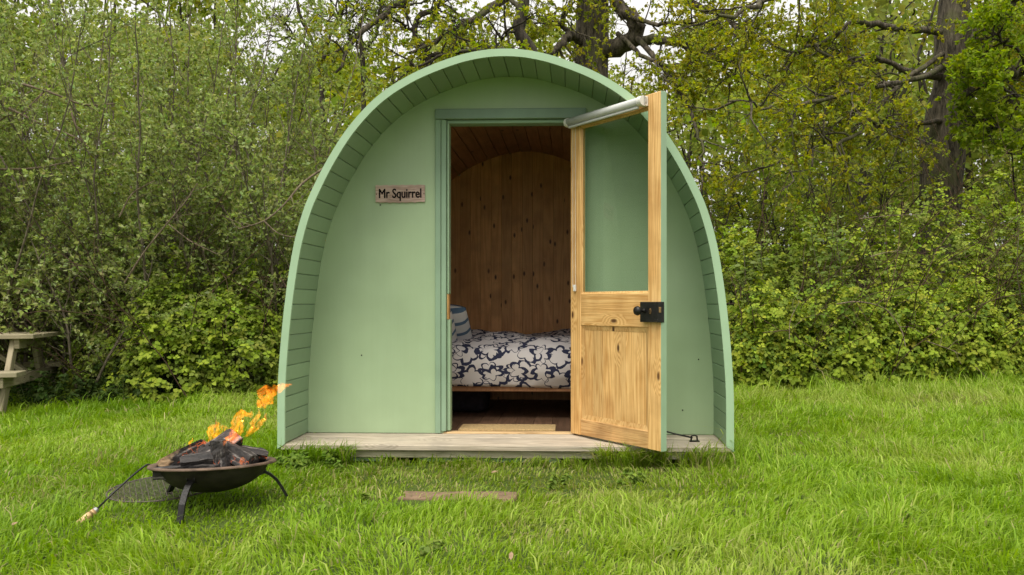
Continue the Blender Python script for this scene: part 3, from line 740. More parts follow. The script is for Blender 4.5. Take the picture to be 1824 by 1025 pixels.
def duvet():
    nu, nv = 110, 70
    u = np.linspace(-1.0, 1.0, nu)
    s = np.linspace(0, 1.62, nv)                # runs from the hem up the front, over the top to the back wall
    Uu, S = np.meshgrid(u, s)
    bulge = 0.035 + 0.018 * np.sin(Uu * 3.1 + 1.0) + 0.012 * np.sin(Uu * 7.3)
    hgt = 0.29
    q = np.clip(S / hgt, 0, 1)
    front_v = -0.615 - bulge * np.sin(q * math.pi * 0.85) * 1.1
    front_z = 0.215 + 0.018 * np.sin(Uu * 2.3 + 2.2) * (1 - q) + q * 0.265
    r = np.clip((S - hgt) / (1.62 - hgt), 0, 1)
    top_v = -0.615 - bulge * math.sin(0.85 * math.pi) * 1.1 + r * 1.24
    top_z = 0.48 + 0.085 * (1 - np.exp(-r * 9)) + 0.016 * np.sin(Uu * 5.2 + r * 6) * np.clip(r * 5, 0, 1) + 0.012 * np.sin(Uu * 11 - r * 9) * np.clip(r * 5, 0, 1)
    Vv = np.where(S < hgt, front_v, top_v); Z = np.where(S < hgt, front_z, top_z)
    wr = (fbm(Uu * 6 + 30, S * 7 + 5) - 0.5) * 0.048
    Vv = Vv - wr * (S < hgt * 1.3); Z = Z + wr * (S >= hgt * 0.9)
    X = Uu
    V0 = np.stack([X.ravel(), Vv.ravel(), Z.ravel()], 1)
    i = (np.arange(nv - 1)[:, None] * nu + np.arange(nu - 1)[None]).ravel()
    F = np.stack([i, i + 1, i + 1 + nu, i + nu], 1)
    me = np_mesh('duvet', V0, F.ravel(), np.full(len(F), 4), smooth=True)
    uvl = me.uv_layers.new(name='UVMap')
    uvv = np.stack([Uu.ravel(), S.ravel()], 1)[F.ravel()].astype(np.float32)
    uvl.data.foreach_set('uv', uvv.ravel())
    o = link_mesh('duvet', me, M['duvet'], None, loc=pod_world(UC, 1.18, 0), rot=(0, 0, -PHI))
    md = o.modifiers.new('thick', 'SOLIDIFY'); md.thickness = 0.03; md.offset = -1
    return o
tag(duvet(), 'white duvet with navy scalloped flower print spread over the bed', 'duvet')

def pillow(loc, rot, label):
    nu = 26; a = np.linspace(-1, 1, nu); A, B = np.meshgrid(a, a)
    th = 0.085 * np.power(np.clip((1 - A ** 4) * (1 - B ** 4), 0, 1), 0.5) + 0.002
    sx = 0.31 * A * (1 - 0.05 * B ** 2); sy = 0.20 * B * (1 - 0.06 * A ** 2)
    T = np.stack([sx.ravel(), sy.ravel(), th.ravel()], 1); Bm = T * np.array([1, 1, -1])
    i = (np.arange(nu - 1)[:, None] * nu + np.arange(nu - 1)[None]).ravel()
    F = np.stack([i, i + 1, i + 1 + nu, i + nu], 1); F2 = F[:, ::-1] + nu * nu
    me = np_mesh('pillow', np.concatenate([T, Bm]), np.concatenate([F, F2]).ravel(), np.full(2 * len(F), 4), smooth=True)
    o = link_mesh('pillow', me, M['stripe'], None, loc=loc, rot=rot)
    return tag(o, label, 'pillow', 'striped pillows on the bed')
pillow(pod_world(-0.93, 0.98, 0.545), (math.radians(2), math.radians(52), math.radians(82)), 'blue and white striped pillow leaning at the head of the bed')
pillow(pod_world(-1.02, 0.78, 0.53), (math.radians(-4), math.radians(50), math.radians(86)), 'blue and white striped pillow leaning in front of the other pillow')

bm = bmesh.new(); box_bm(bm, -0.30, 0.30, -0.20, 0.20, 0.0, 0.19, 0.05, 3)
for v in bm.verts: v.co += Vector((math.sin(v.co.y * 19 + v.co.z * 23) * 0.012, math.sin(v.co.x * 17) * 0.012, math.sin(v.co.x * 13 + v.co.y * 9) * 0.012))
for v in bm.verts: v.co.z = max(v.co.z, 0.0)
tag(from_bm('holdall', bm, M['bag'], None, smooth=True, loc=pod_world(-0.93, 1.12, 0.0), rot=(0, 0, -PHI)), 'dark soft holdall pushed under the bed', 'bag')
bm = bmesh.new(); box_bm(bm, -0.305, 0.305, -0.11, 0.11, 0, 0.014, 0.003)
tag(from_bm('door_mat', bm, M['coir'], None, loc=pod_world(-0.412, 0.19, 0.0), rot=(0, 0, -PHI)), 'tan coir mat just inside the pod threshold', 'door mat')

# ------------------------------------------------------------------ worn slab in the grass in front of the step
slab_c = P(818, 882, 3.86)
bm = bmesh.new(); box_bm(bm, -0.275, 0.275, -0.075, 0.075, -0.03, 0.012, 0.008, 2)
bmesh.ops.subdivide_edges(bm, edges=bm.edges[:], cuts=5, use_grid_fill=True)
for v in bm.verts:
    v.co.x += 0.012 * math.sin(v.co.y * 40 + 1) + 0.006 * math.sin(v.co.y * 111); v.co.y += 0.008 * math.sin(v.co.x * 23); v.co.z += 0.003 * math.sin(v.co.x * 31 + v.co.y * 40)
SLAB = (slab_c.x, 3.86)
tag(from_bm('stepping_slab', bm, M['earth'], None, smooth=True, loc=(SLAB[0], SLAB[1], -0.007)), 'flat brown slab worn bare and sunk in the grass before the step', 'slab')

# ------------------------------------------------------------------ fire bowl
FB = Vector((-1.474, 3.65, 0.0)); FR = 0.268; FRIM = 0.196
TILT = Matrix.Rotation(math.radians(-4.6), 4, 'X') @ Matrix.Rotation(math.radians(-1.3), 4, 'Y')
pit = empty('fire_pit', FB)
tag(pit, 'shallow black steel fire bowl on three curved legs, full of burning logs', 'fire pit')
prof = []
RB, DB = 0.236, 0.122
for i in range(13):
    t = i / 12 * math.pi / 2
    prof.append((RB * math.sin(t) ** 0.92, -DB * math.cos(t) ** 1.25 if i < 12 else 0.0))
outer_p = prof + []
inner_p = [(max(0, r - 0.004), z + 0.004) for r, z in prof]
bm = bmesh.new(); lathe_bm(bm, outer_p + inner_p[::-1], 56)
bowl = from_bm('bowl', bm, M['rust_iron'], pit, smooth=True)
bowl.matrix_local = Matrix.Translation((0, 0, FRIM - 0.004)) @ TILT
bm = bmesh.new(); lathe_bm(bm, [(RB - 0.006, -0.006), (FR - 0.010, 0.0), (FR, -0.006), (FR + 0.002, -0.004), (FR - 0.003, 0.004), (FR - 0.012, 0.0055), (RB - 0.004, -0.001)], 64, close=True)
rim = from_bm('rim', bm, M['rim_iron'], pit, smooth=True)
rim.matrix_local = Matrix.Translation((0, 0, FRIM)) @ TILT
def fire_leg(deg, foot_r, w=0.025):
    a = math.radians(deg); rad = Vector((math.cos(a), math.sin(a), 0)); tan = Vector((-rad.y, rad.x, 0))
    ztop = (TILT @ (rad * 0.19)).z + FRIM
    pts = [(0.200, ztop - 0.042), (0.215, ztop - 0.052), (0.240, ztop - 0.066), (0.268, ztop - 0.092), (0.292, ztop - 0.130), (foot_r, -0.02)]
    bm = bmesh.new(); R = []
    for i, (r, z) in enumerate(pts):
        r0, z0 = pts[max(i - 1, 0)]; r1, z1 = pts[min(i + 1, len(pts) - 1)]
        d = Vector((r1 - r0, z1 - z0)).normalized(); nn = Vector((-d[1], d[0]))
        q = []
        for (s, t) in ((-1, -1), (1, -1), (1, 1), (-1, 1)):
            rr, zz = r + nn[0] * t * 0.006, z + nn[1] * t * 0.006
            q.append(bm.verts.new(rad * rr + tan * (s * w / 2) + Vector((0, 0, zz))))
        R.append(q)
    for p, q in zip(R, R[1:]):
        for k in range(4): bm.faces.new((p[k], p[(k + 1) % 4], q[(k + 1) % 4], q[k]))
    bm.faces.new(R[0][::-1]); bm.faces.new(R[-1])
    lg = from_bm('leg', bm, M['black_iron'], pit)
    # bracket plates riveted to the bowl
    bm = bmesh.new()
    for s in (-1, 1):
        c = rad * 0.205 + tan * (s * (w / 2 + 0.004))
        vs = []
        for (rr, zz) in ((-0.030, -0.056), (-0.008, -0.066), (0.012, -0.058), (0.018, -0.042), (0.014, -0.018), (-0.010, -0.014)):
            vs.append([bm.verts.new(c + rad * rr + tan * e + Vector((0, 0, ztop + zz))) for e in (-0.0018, 0.0018)])
        n = len(vs)
        bm.faces.new([x[0] for x in vs]); bm.faces.new([x[1] for x in vs][::-1])
        for k in range(n): bm.faces.new((vs[k][0], vs[k][1], vs[(k + 1) % n][1], vs[(k + 1) % n][0]))
    bk = from_bm('leg_bracket', bm, M['black_iron'], pit)
    bm = bmesh.new(); c = rad * 0.205 + Vector((0, 0, ztop - 0.045))
    tube_bm(bm, [c - tan * (w / 2 + 0.010), c + tan * (w / 2 + 0.010)], 0.006, 8)
    from_bm('pivot_bolt', bm, M['steel'], pit)
fire_leg(22, 0.335); fire_leg(150, 0.345); fire_leg(268, 0.325)

# logs
def log_mat(name, tan_amt):
    m, N, Lk, b = mat_new(name)
    tc = N.new('ShaderNodeTexCoord')
    n1 = N.new('ShaderNodeTexNoise'); n1.inputs['Scale'].default_value = 9; n1.inputs['Detail'].default_value = 6; Lk.new(tc.outputs['Object'], n1.inputs['Vector'])
    mp = N.new('ShaderNodeMapping'); mp.inputs['Scale'].default_value = (8, 60, 60); Lk.new(tc.outputs['Object'], mp.inputs['Vector'])
    n2 = N.new('ShaderNodeTexNoise'); n2.inputs['Scale'].default_value = 1.0; n2.inputs['Detail'].default_value = 5; Lk.new(mp.outputs[0], n2.inputs['Vector'])
    r1 = ramp(N, [(0.35, (0.010, 0.009, 0.009)), (0.55, (0.034, 0.028, 0.025)), (0.68, (0.24, 0.215, 0.195))]); Lk.new(n2.outputs[0], r1.inputs[0])
    r2 = ramp(N, [(0.3, (0.36, 0.22, 0.11)), (0.7, (0.58, 0.42, 0.25))]); Lk.new(n2.outputs[0], r2.inputs[0])
    k = ramp(N, [(0.62 - tan_amt * 0.35, 1.0 if tan_amt > 0 else 0.0), (0.70 - tan_amt * 0.35, 0.0)]); Lk.new(n1.outputs[0], k.inputs[0])
    mx = N.new('ShaderNodeMixRGB'); Lk.new(k.outputs[0], mx.inputs[0]); Lk.new(r1.outputs[0], mx.inputs[1]); Lk.new(r2.outputs[0], mx.inputs[2]); Lk.new(mx.outputs[0], b.inputs['Base Color'])
    vo = N.new('ShaderNodeTexVoronoi'); vo.feature = 'DISTANCE_TO_EDGE'; vo.inputs['Scale'].default_value = 45; Lk.new(tc.outputs['Object'], vo.inputs['Vector'])
    bp = N.new('ShaderNodeBump'); bp.inputs['Strength'].default_value = 0.8; bp.inputs['Distance'].default_value = 0.006; Lk.new(vo.outputs['Distance'], bp.inputs['Height']); Lk.new(bp.outputs[0], b.inputs['Normal'])
    ge = ramp(N, [(0.0, 1.0), (0.05, 0.0)]); Lk.new(vo.outputs['Distance'], ge.inputs[0])
    n5 = N.new('ShaderNodeTexNoise'); n5.inputs['Scale'].default_value = 14; Lk.new(tc.outputs['Object'], n5.inputs['Vector'])
    g2 = ramp(N, [(0.60, 0.0), (0.70, 1.0)]); Lk.new(n5.outputs[0], g2.inputs[0])
    gm = N.new('ShaderNodeMath'); gm.operation = 'MULTIPLY'; Lk.new(ge.outputs[0], gm.inputs[0]); Lk.new(g2.outputs[0], gm.inputs[1])
    gs = N.new('ShaderNodeMath'); gs.operation = 'MULTIPLY'; gs.inputs[1].default_value = 0.7 if tan_amt < 1 else 0.0; Lk.new(gm.outputs[0], gs.inputs[0])
    b.inputs['Emission Color'].default_value = (1.0, 0.16, 0.02, 1); Lk.new(gs.outputs[0], b.inputs['Emission Strength'])
    b.inputs['Roughness'].default_value = 0.75
    return m
M['char'] = log_mat('charred_log', 0.0); M['half'] = log_mat('half_charred_log', 0.62); M['fresh'] = log_mat('fresh_split_log', 1.15)
def firewood(loc, L, r, rot, mat, label, seed, sides=3):
    r *= 1.16; loc = (loc[0], loc[1], loc[2] + .006)
    rr = random.Random(seed); bm = bmesh.new()
    base = [(r * (1 + rr.uniform(-.2, .15)) * math.cos(2 * math.pi * (k + rr.uniform(-.15, .15)) / sides), r * (1 + rr.uniform(-.2, .15)) * math.sin(2 * math.pi * (k + rr.uniform(-.15, .15)) / sides)) for k in range(sides)]
    # bark side rounded: insert a bulged midpoint on the first edge
    mid = ((base[0][0] + base[1][0]) * 0.72, (base[0][1] + base[1][1]) * 0.72); sec = [base[0], mid, base[1]] + base[2:]
    n = 9; rings = []
    for i in range(n):
        t = i / (n - 1) - 0.5; e = 0.93 if i in (0, n - 1) else 1
        rings.append([bm.verts.new((t * L + (rr.uniform(-.006, .006) if i in (0, n - 1) else 0), y * e + rr.uniform(-.0025, .0025), z * e + rr.uniform(-.0025, .0025))) for y, z in sec])
    for a, b_ in zip(rings, rings[1:]):
        for k in range(len(sec)): bm.faces.new((a[k], a[(k + 1) % len(sec)], b_[(k + 1) % len(sec)], b_[k]))
    bm.faces.new(rings[0][::-1]); bm.faces.new(rings[-1])
    o = from_bm('firewood', bm, M[mat], None, loc=FB + Vector(loc), rot=[math.radians(x) for x in rot])
    return tag(o, label, 'log', 'logs burning in the fire bowl')
firewood((-0.125, -0.02, 0.222), 0.21, 0.050, (10, -27, 14), 'half', 'half charred split log slanting up from the rim of the fire bowl', 1)
firewood((-0.055, 0.07, 0.232), 0.20, 0.050, (40, -18, -25), 'half', 'charred log with pale broken end across the back of the fire', 2)
firewood((-0.055, -0.150, 0.190), 0.27, 0.028, (20, -3, 6), 'fresh', 'pale unburnt split log lying flat at the front of the bowl', 3)
firewood((-0.012, -0.105, 0.215), 0.15, 0.042, (75, -6, 12), 'char', 'short black log lying over the pale split log', 4, 4)
firewood((0.066, -0.095, 0.232), 0.15, 0.036, (12, 80, -8), 'char', 'black log standing on end in the middle of the fire', 5, 4)
firewood((0.112, -0.04, 0.228), 0.17, 0.044, (15, 20, -16), 'char', 'thick charred log sloping down to the right of the fire', 6, 4)
firewood((0.135, 0.05, 0.226), 0.17, 0.044, (50, 14, 24), 'char', 'charred log at the back sloping towards the pod', 7)
firewood((0.025, 0.02, 0.246), 0.18, 0.046, (0, -30, 40), 'char', 'glowing charred log topmost in the middle of the pile', 8, 4)
firewood((0.02, 0.02, 0.150), 0.24, 0.042, (5, 0, 75), 'char', 'black log at the bottom of the pile in the bowl', 9)

# flames: glowing gas, thick in the middle and thinning out at the edges
def flame_mat():
    m = bpy.data.materials.new('flame'); m.use_nodes = True
    N, Lk = m.node_tree.nodes, m.node_tree.links; N.clear()
    o = N.new('ShaderNodeOutputMaterial'); e = N.new('ShaderNodeEmission')
    tc = N.new('ShaderNodeTexCoord')
    mp = N.new('ShaderNodeMapping'); mp.inputs['Rotation'].default_value = (0, math.radians(38), 0); mp.inputs['Scale'].default_value = (1.0, 1.0, 0.35)
    Lk.new(tc.outputs['Object'], mp.inputs['Vector'])
    n = N.new('ShaderNodeTexNoise'); n.inputs['Scale'].default_value = 46; n.inputs['Detail'].default_value = 3; n.inputs['Distortion'].default_value = 0.8
    Lk.new(mp.outputs[0], n.inputs['Vector'])
    r = ramp(N, [(0.38, 0.0), (0.78, 1.0)]); Lk.new(n.outputs[0], r.inputs[0])
    mu = N.new('ShaderNodeMath'); mu.operation = 'MULTIPLY_ADD'; mu.inputs[1].default_value = 46.0; mu.inputs[2].default_value = 3.0; Lk.new(r.outputs[0], mu.inputs[0]); Lk.new(mu.outputs[0], e.inputs['Strength'])
    cr = ramp(N, [(0.40, (1.0, 0.14, 0.005)), (0.62, (1.0, 0.26, 0.012)), (0.78, (1.0, 0.42, 0.05))]); Lk.new(n.outputs[0], cr.inputs[0]); Lk.new(cr.outputs[0], e.inputs['Color'])
    Lk.new(e.outputs[0], o.inputs['Volume'])
    return m
M['flame'] = flame_mat()
def flames():
    bm = bmesh.new()
    tongues = [   # spine in photo pixels at the bowl's depth, with radius in pixels
        ([(338, 812), (342, 800), (338, 790), (343, 780)], [4, 5, 3, 0.6], 3.62),
        ([(350, 822), (346, 808), (352, 798)], [5, 5, 0.8], 3.57),
        ([(379, 800), (382, 782), (376, 768), (386, 752), (384, 748)], [5, 7, 7, 4, 0.6], 3.68),
        ([(392, 798), (388, 778), (393, 762), (388, 752)], [5, 6, 5, 0.8], 3.72),
        ([(384, 818), (391, 803), (398, 790), (404, 780)], [4, 6, 5, 1], 3.56),
        ([(405, 800), (412, 780), (420, 766), (418, 748), (428, 736), (446, 740), (450, 732)], [5, 8, 9, 8, 7, 4, 0.6], 3.66),
        ([(414, 792), (424, 772), (436, 756), (434, 744)], [5, 8, 8, 1], 3.62),
        ([(402, 786), (404, 768), (400, 758)], [4, 6, 0.6], 3.72),
        ([(436, 780), (450, 766), (464, 756), (470, 744), (474, 736)], [2, 5, 6, 4, 0.5], 3.70),
        ([(448, 762), (452, 750), (462, 736), (458, 728)], [2, 5, 4, 0.6], 3.74),
        ([(458, 728), (466, 718), (474, 722), (480, 706), (486, 696)], [1.0, 7, 11, 11, 7], 3.70),
        ([(476, 716), (484, 700), (496, 692), (508, 688), (520, 686)], [5, 9, 8, 6, 0.8], 3.70),
        ([(466, 712), (468, 702), (478, 694), (490, 692)], [3, 8, 6, 1], 3.72),
        ([(430, 826), (432, 820), (429, 815)], [4, 5, 1], 3.55),
        ([(366, 806), (372, 790), (381, 786)], [3, 4, 0.8], 3.70),
    ]
    for sp, rad, y in tongues:
      for st_ in range(6):
        fr_ = random.Random(int(sp[0][0]) * 10 + st_)
        q = [P(x + fr_.uniform(-.95, .95) * rad[i], z + fr_.uniform(-.7, .7) * rad[i], y + fr_.uniform(-.02, .02)) for i, (x, z) in enumerate(sp)]
        if st_: q = q[:max(2, len(q) - fr_.randint(0, 1))]
        pts, rr = [], []
        for i in range(len(q) - 1):
            for k in range(3):
                t = k / 3; pts.append(q[i].lerp(q[i + 1], t) + Vector((0.004 * math.sin(i * 5 + k * 2.2), 0, 0.003 * math.cos(i * 3 + k * 1.7)))); rr.append(((rad[i] * (1 - t) + rad[i + 1] * t) * (.46 + .20 * math.sin(k * 2.4 + i * 3.1 + st_)) + .3) / FPX * y)
        pts.append(q[-1]); rr.append(.4 / FPX * y); rr[0] = .4 / FPX * y
        tube_bm(bm, pts, rr, 8)
    o = from_bm('flames', bm, M['flame'], None, smooth=True)
    return tag(o, 'orange flames blown sideways from the logs in the fire bowl', 'flames', kind='stuff')
flames()

# poker leaning on the rim
def ground_at(px, py, h=0.0):
    y = 4.0
    for _ in range(20):
        p = P(px, py, y); y = (CAMZ - float(ground_z(p.x, y)) - h) * FPX / (py - PY)
    return P(px, py, y)
pk = empty('fire_poker', ground_at(170, 912, 0.03))
tag(pk, 'iron poker with a wooden handle, hooked over the rim of the fire bowl', 'poker')
base = Vector(pk.location)
a = P(136, 936, 3.36); b_ = P(172, 908, 3.42); c = P(262, 831, 3.63)
def rel(p): return Vector(p) - base
bm = bmesh.new(); tube_bm(bm, [rel(b_), rel(P(200, 880, 3.47)), rel(P(232, 851, 3.55)), rel(P(250, 836, 3.60)), rel(c) + Vector((0, 0, 0.008)), rel(P(276, 829, 3.66))], 0.0042, 8)
from_bm('rod', bm, M['black_iron'], pk, smooth=True)
d = (b_ - a).normalized(); Lh = (b_ - a).length
hx = bmesh.new()
hp = [(0, 0), (0.011, 0.001), (0.0135, 0.012), (0.0145, 0.045), (0.0128, 0.085), (0.0138, Lh * 0.7), (0.0120, Lh - 0.02), (0.0118, Lh - 0.016), (0, Lh - 0.016)]
lathe_bm(hx, hp, 14); bmesh.ops.rotate(hx, verts=hx.verts, cent=(0, 0, 0), matrix=Matrix.Rotation(math.radians(90), 3, 'Y'))
hd = from_bm('handle', hx, M['handle'], pk, smooth=True)
hd.matrix_local = Matrix.Translation(rel(a)) @ d.to_track_quat('X', 'Z').to_matrix().to_4x4()
bm = bmesh.new(); lathe_bm(bm, [(0.0125, 0), (0.0128, 0.020), (0.006, 0.024), (0, 0.024)], 12); bmesh.ops.rotate(bm, verts=bm.verts, cent=(0, 0, 0), matrix=Matrix.Rotation(math.radians(90), 3, 'Y'))
fe = from_bm('ferrule', bm, M['steel'], pk, smooth=True)
fe.matrix_local = Matrix.Translation(rel(a) + d * (Lh - 0.018)) @ d.to_track_quat('X', 'Z').to_matrix().to_4x4()

# wire grate on the grass behind the bowl
gc = Vector((-1.80, 3.88, 0.0)); gr = empty('cooking_grate', gc)
tag(gr, 'round wire cooking grate lying in the grass behind the fire bowl', 'grate')
RG = 0.245
bm = bmesh.new(); tube_bm(bm, [(RG * math.cos(t * math.pi / 20), RG * math.sin(t * math.pi / 20), 0) for t in range(41)], 0.0035, 6, cap=False)
from_bm('ring', bm, M['wire'], gr)
nw = 19
for ax in (0, 1):
    for i in range(nw):
        s = (i + 1) / (nw + 1) * 2 - 1; h = RG * math.sqrt(1 - s * s); s *= RG
        bm = bmesh.new(); tube_bm(bm, [(-h, s, 0.002 * ax), (h, s, 0.002 * ax)] if ax == 0 else [(s, -h, 0.003), (s, h, 0.003)], 0.0017, 4)
        from_bm('wire', bm, M['wire'], gr)
gr.location.z = 0.036; gr.rotation_euler = (math.radians(2), math.radians(-2), 0.5)

# ------------------------------------------------------------------ picnic table
TZ = -0.125
ta = math.radians(15)
tb = empty('picnic_table', (-4.73, 7.57, TZ), math.radians(180) + ta)   # local X runs away to the left along the table, local -Y towards the hedge
tag(tb, 'weathered wooden picnic table with fixed benches beside the bramble bank', 'picnic table')
TT = 0.752; LEN = 1.85
nb = 6; W = 0.80
for i in range(nb):
    w0 = i * W / nb
    box('top_plank', 0.0 + random.uniform(-0.006, 0.006), LEN, -(w0 + W / nb - 0.005), -w0, TT - 0.042, TT + random.uniform(-0.002, 0.002), M['table'], tb, bevel=0.004)
box('top_batten', 0.13, 0.175, -W + 0.05, -0.05, TT - 0.135, TT - 0.044, M['table'], tb)
box('top_batten', LEN - 0.3, LEN - 0.255, -W + 0.05, -0.05, TT - 0.135, TT - 0.044, M['table'], tb)
for xo in (0.195, LEN - 0.24):
    beam('leg', (xo, -0.14, TT - 0.046), (xo, 0.23, 0.0), 0.045, 0.095, M['table'], tb, up=(0, 1, 0.4))
    beam('leg', (xo, -W + 0.14, TT - 0.046), (xo, -W - 0.23, 0.0), 0.045, 0.095, M['table'], tb, up=(0, 1, -0.4))
    beam('bench_bearer', (xo - 0.047, 0.36, 0.335), (xo - 0.047, -W - 0.36, 0.335), 0.044, 0.095, M['table'], tb)
beam('brace', (0.62, -W / 2, TT - 0.05), (0.17, -W / 2, 0.36), 0.095, 0.045, M['table'], tb, up=(1, 0, 1))
for y0, y1 in ((0.12, 0.25), (0.255, 0.385), (-W - 0.25, -W - 0.12), (-W - 0.385, -W - 0.255)):
    box('bench_plank', 0.02 + random.uniform(-0.008, 0.008), LEN - 0.02, y0, y1, 0.384, 0.427, M['table'], tb, bevel=0.004)

# ------------------------------------------------------------------ plant tools
def R(lo, hi, n): return RNG.uniform(lo, hi, n)
def grow(start, d, length, m, wander=0.15, pull=(0, 0, 0)):
    """m-segment wandering polylines, all at once: (T, m+1, 3)"""
    T = len(start); p = np.array(start, float); d = norm(np.array(d, float)); out = [p.copy()]
    step = np.asarray(length, float)[:, None] / m; pull = np.asarray(pull, float)
    for _ in range(m):
        d = norm(d + RNG.normal(0, wander, (T, 3)) + pull); p = p + d * step; out.append(p.copy())
    return np.stack(out, 1)
def sample(par, t):
    """points and tangents on polylines par (T,m,3) at t (T,n) in 0..1 -> (T*n,3)"""
    T, m, _ = par.shape; f = t * (m - 1); i = np.clip(f.astype(int), 0, m - 2); fr = (f - i)[..., None]
    k = np.arange(T)[:, None]
    a = par[k, i]; b_ = par[k, i + 1]
    return (a + (b_ - a) * fr).reshape(-1, 3), norm(b_ - a).reshape(-1, 3)
def children(par, n, t0, t1, a0, a1, l0, l1, m, wander=0.15, pull=(0, 0, 0), bias=(0, 0, 0)):
    T = len(par); t = R(t0, t1, (T, n)); p, d = sample(par, t)
    q = norm(np.cross(d, RNG.normal(0, 1, d.shape))); a = np.radians(R(a0, a1, len(d)))[:, None]
    nd = norm(d * np.cos(a) + q * np.sin(a) + np.asarray(bias))
    L = R(l0, l1, len(d)) * (1.15 - 0.55 * t.reshape(-1))
    return grow(p, nd, L, m, wander, pull)
def taper(par, r0, r1):
    T, m, _ = par.shape
    r0 = np.broadcast_to(np.asarray(r0, float), (T,)); r1 = np.broadcast_to(np.asarray(r1, float), (T,))
    return r0[:, None] + (r1 - r0)[:, None] * np.linspace(0, 1, m)[None]
def tubes(name, sets, mat, parent):
    """sets of (points (T,m,3), radii (T,m), sides) joined to one mesh of wood"""
    Vs, Fs, base = [], [], 0
    for pts, rad, n in sets:
        T, m, _ = pts.shape
        if T == 0: continue
        tg = np.empty_like(pts); tg[:, 1:-1] = pts[:, 2:] - pts[:, :-2]; tg[:, 0] = pts[:, 1] - pts[:, 0]; tg[:, -1] = pts[:, -1] - pts[:, -2]; tg = norm(tg)
        ref = np.where(np.abs(tg[:, :1, 2:3]) > 0.8, np.array([1.0, 0.1, 0]), np.array([0.05, 0.1, 1.0]))
        s = norm(np.cross(tg, np.broadcast_to(ref, tg.shape))); u = np.cross(s, tg)
        an = np.arange(n) * 2 * math.pi / n
        v = pts[:, :, None, :] + rad[:, :, None, None] * (np.cos(an)[:, None] * s[:, :, None, :] + np.sin(an)[:, None] * u[:, :, None, :])
        Vs.append(v.reshape(-1, 3))
        t_, i_, k_ = np.meshgrid(np.arange(T), np.arange(m - 1), np.arange(n), indexing='ij')
        b0 = base + (t_ * m + i_) * n
        F = np.stack([b0 + k_, b0 + (k_ + 1) % n, b0 + n + (k_ + 1) % n, b0 + n + k_], -1).reshape(-1, 4)
        Fs.append(F); base += T * m * n
    F = np.concatenate(Fs)
    o = link_mesh(name, np_mesh(name, np.concatenate(Vs), F.ravel(), np.full(len(F), 4), smooth=True), mat, parent)
    if parent is not None and sum(len(q[0]) for q in sets) > 1: o['kind'] = 'stuff'      # thin stems and twigs nobody could count
    return o

TPL = {   # leaf outlines: (along, across, lift)
    'diamond': (np.array([(0, 0, 0), (.45, .5, .10), (1, 0, -.04), (.45, -.5, .10)]), [[0, 2, 1], [0, 3, 2]]),
    'ovate': (np.array([(0, 0, 0), (.22, .36, .10), (.55, .44, .10), (1, 0, -.10), (.55, -.44, .10), (.22, -.36, .10)]), [[0, 3, 2, 1], [0, 5, 4, 3]]),
    'lobed': (np.array([(0, 0, 0), (.25, .18, .04), (.38, .42, .08), (.52, .24, .04), (.72, .40, .06), (1, 0, -.12), (.72, -.40, .06), (.52, -.24, .04), (.38, -.42, .08), (.25, -.18, .04)]), [[0, 5, 4, 3, 2, 1], [0, 9, 8, 7, 6, 5]]),
}
def leaves(name, p, d, nrm, size, width, col, mat, parent, tpl='diamond', kind='stuff', label=None):
    tv, tf = TPL[tpl]; n = len(p); k = len(tv)
    d = norm(d); s = norm(np.cross(nrm, d)); u = np.cross(d, s)
    size = np.broadcast_to(np.asarray(size, float), (n,)); width = np.broadcast_to(np.asarray(width, float), (n,))
    v = p[:, None, :] + size[:, None, None] * (tv[None, :, 0:1] * d[:, None] + (tv[None, :, 1:2] * width[:, None, None]) * s[:, None] + tv[None, :, 2:3] * u[:, None])
    base = np.arange(n)[:, None] * k
    flat = np.concatenate([base + np.array(f)[None] for f in tf], 1).ravel()
    tot = np.tile([len(f) for f in tf], n)
    c = np.repeat(col, k, 0)
    me = np_mesh(name, v.reshape(-1, 3), flat, tot, c)
    o = link_mesh(name, me, mat, parent)
    if kind: o['kind'] = kind
    return o
def palette(cols, n, jit=0.18, grp=None):
    cols = np.asarray(cols, float); w = RNG.integers(0, len(cols), n) if grp is None else grp
    c = cols[w] * (1 + RNG.normal(0, jit, (n, 1))) * (1 + RNG.normal(0, jit * 0.35, (n, 3)))
    return np.clip(c * 1.07, 0.004, 0.7)
def upish(n, spread=0.6, up=(0, -0.25, 1.0)):
    return norm(RNG.normal(0, spread, (n, 3)) + np.asarray(up))

LM = leaf_mat('leaf', 0.50, 0.60, 0.14)
LB = leaf_mat('bramble_leaf', 0.32, 0.58, 0.16)
GM = leaf_mat('grass_blade', 0.42, 0.52, 0.22)
BK_W = bark_mat('willow_bark', (0.090, 0.073, 0.050), (0.270, 0.225, 0.165), 30)
BK_C = bark_mat('dead_cane_bark', (0.12, 0.088, 0.060), (0.30, 0.23, 0.165), 40)
BK_B = bark_mat('bramble_cane', (0.060, 0.036, 0.026), (0.17, 0.105, 0.070), 40)
BK_O = bark_mat('oak_bark', (0.030, 0.025, 0.018), (0.165, 0.138, 0.100), 22, moss=0.5)
BK_D = bark_mat('dark_branch_bark', (0.022, 0.018, 0.014), (0.080, 0.066, 0.050), 24, moss=0.3)

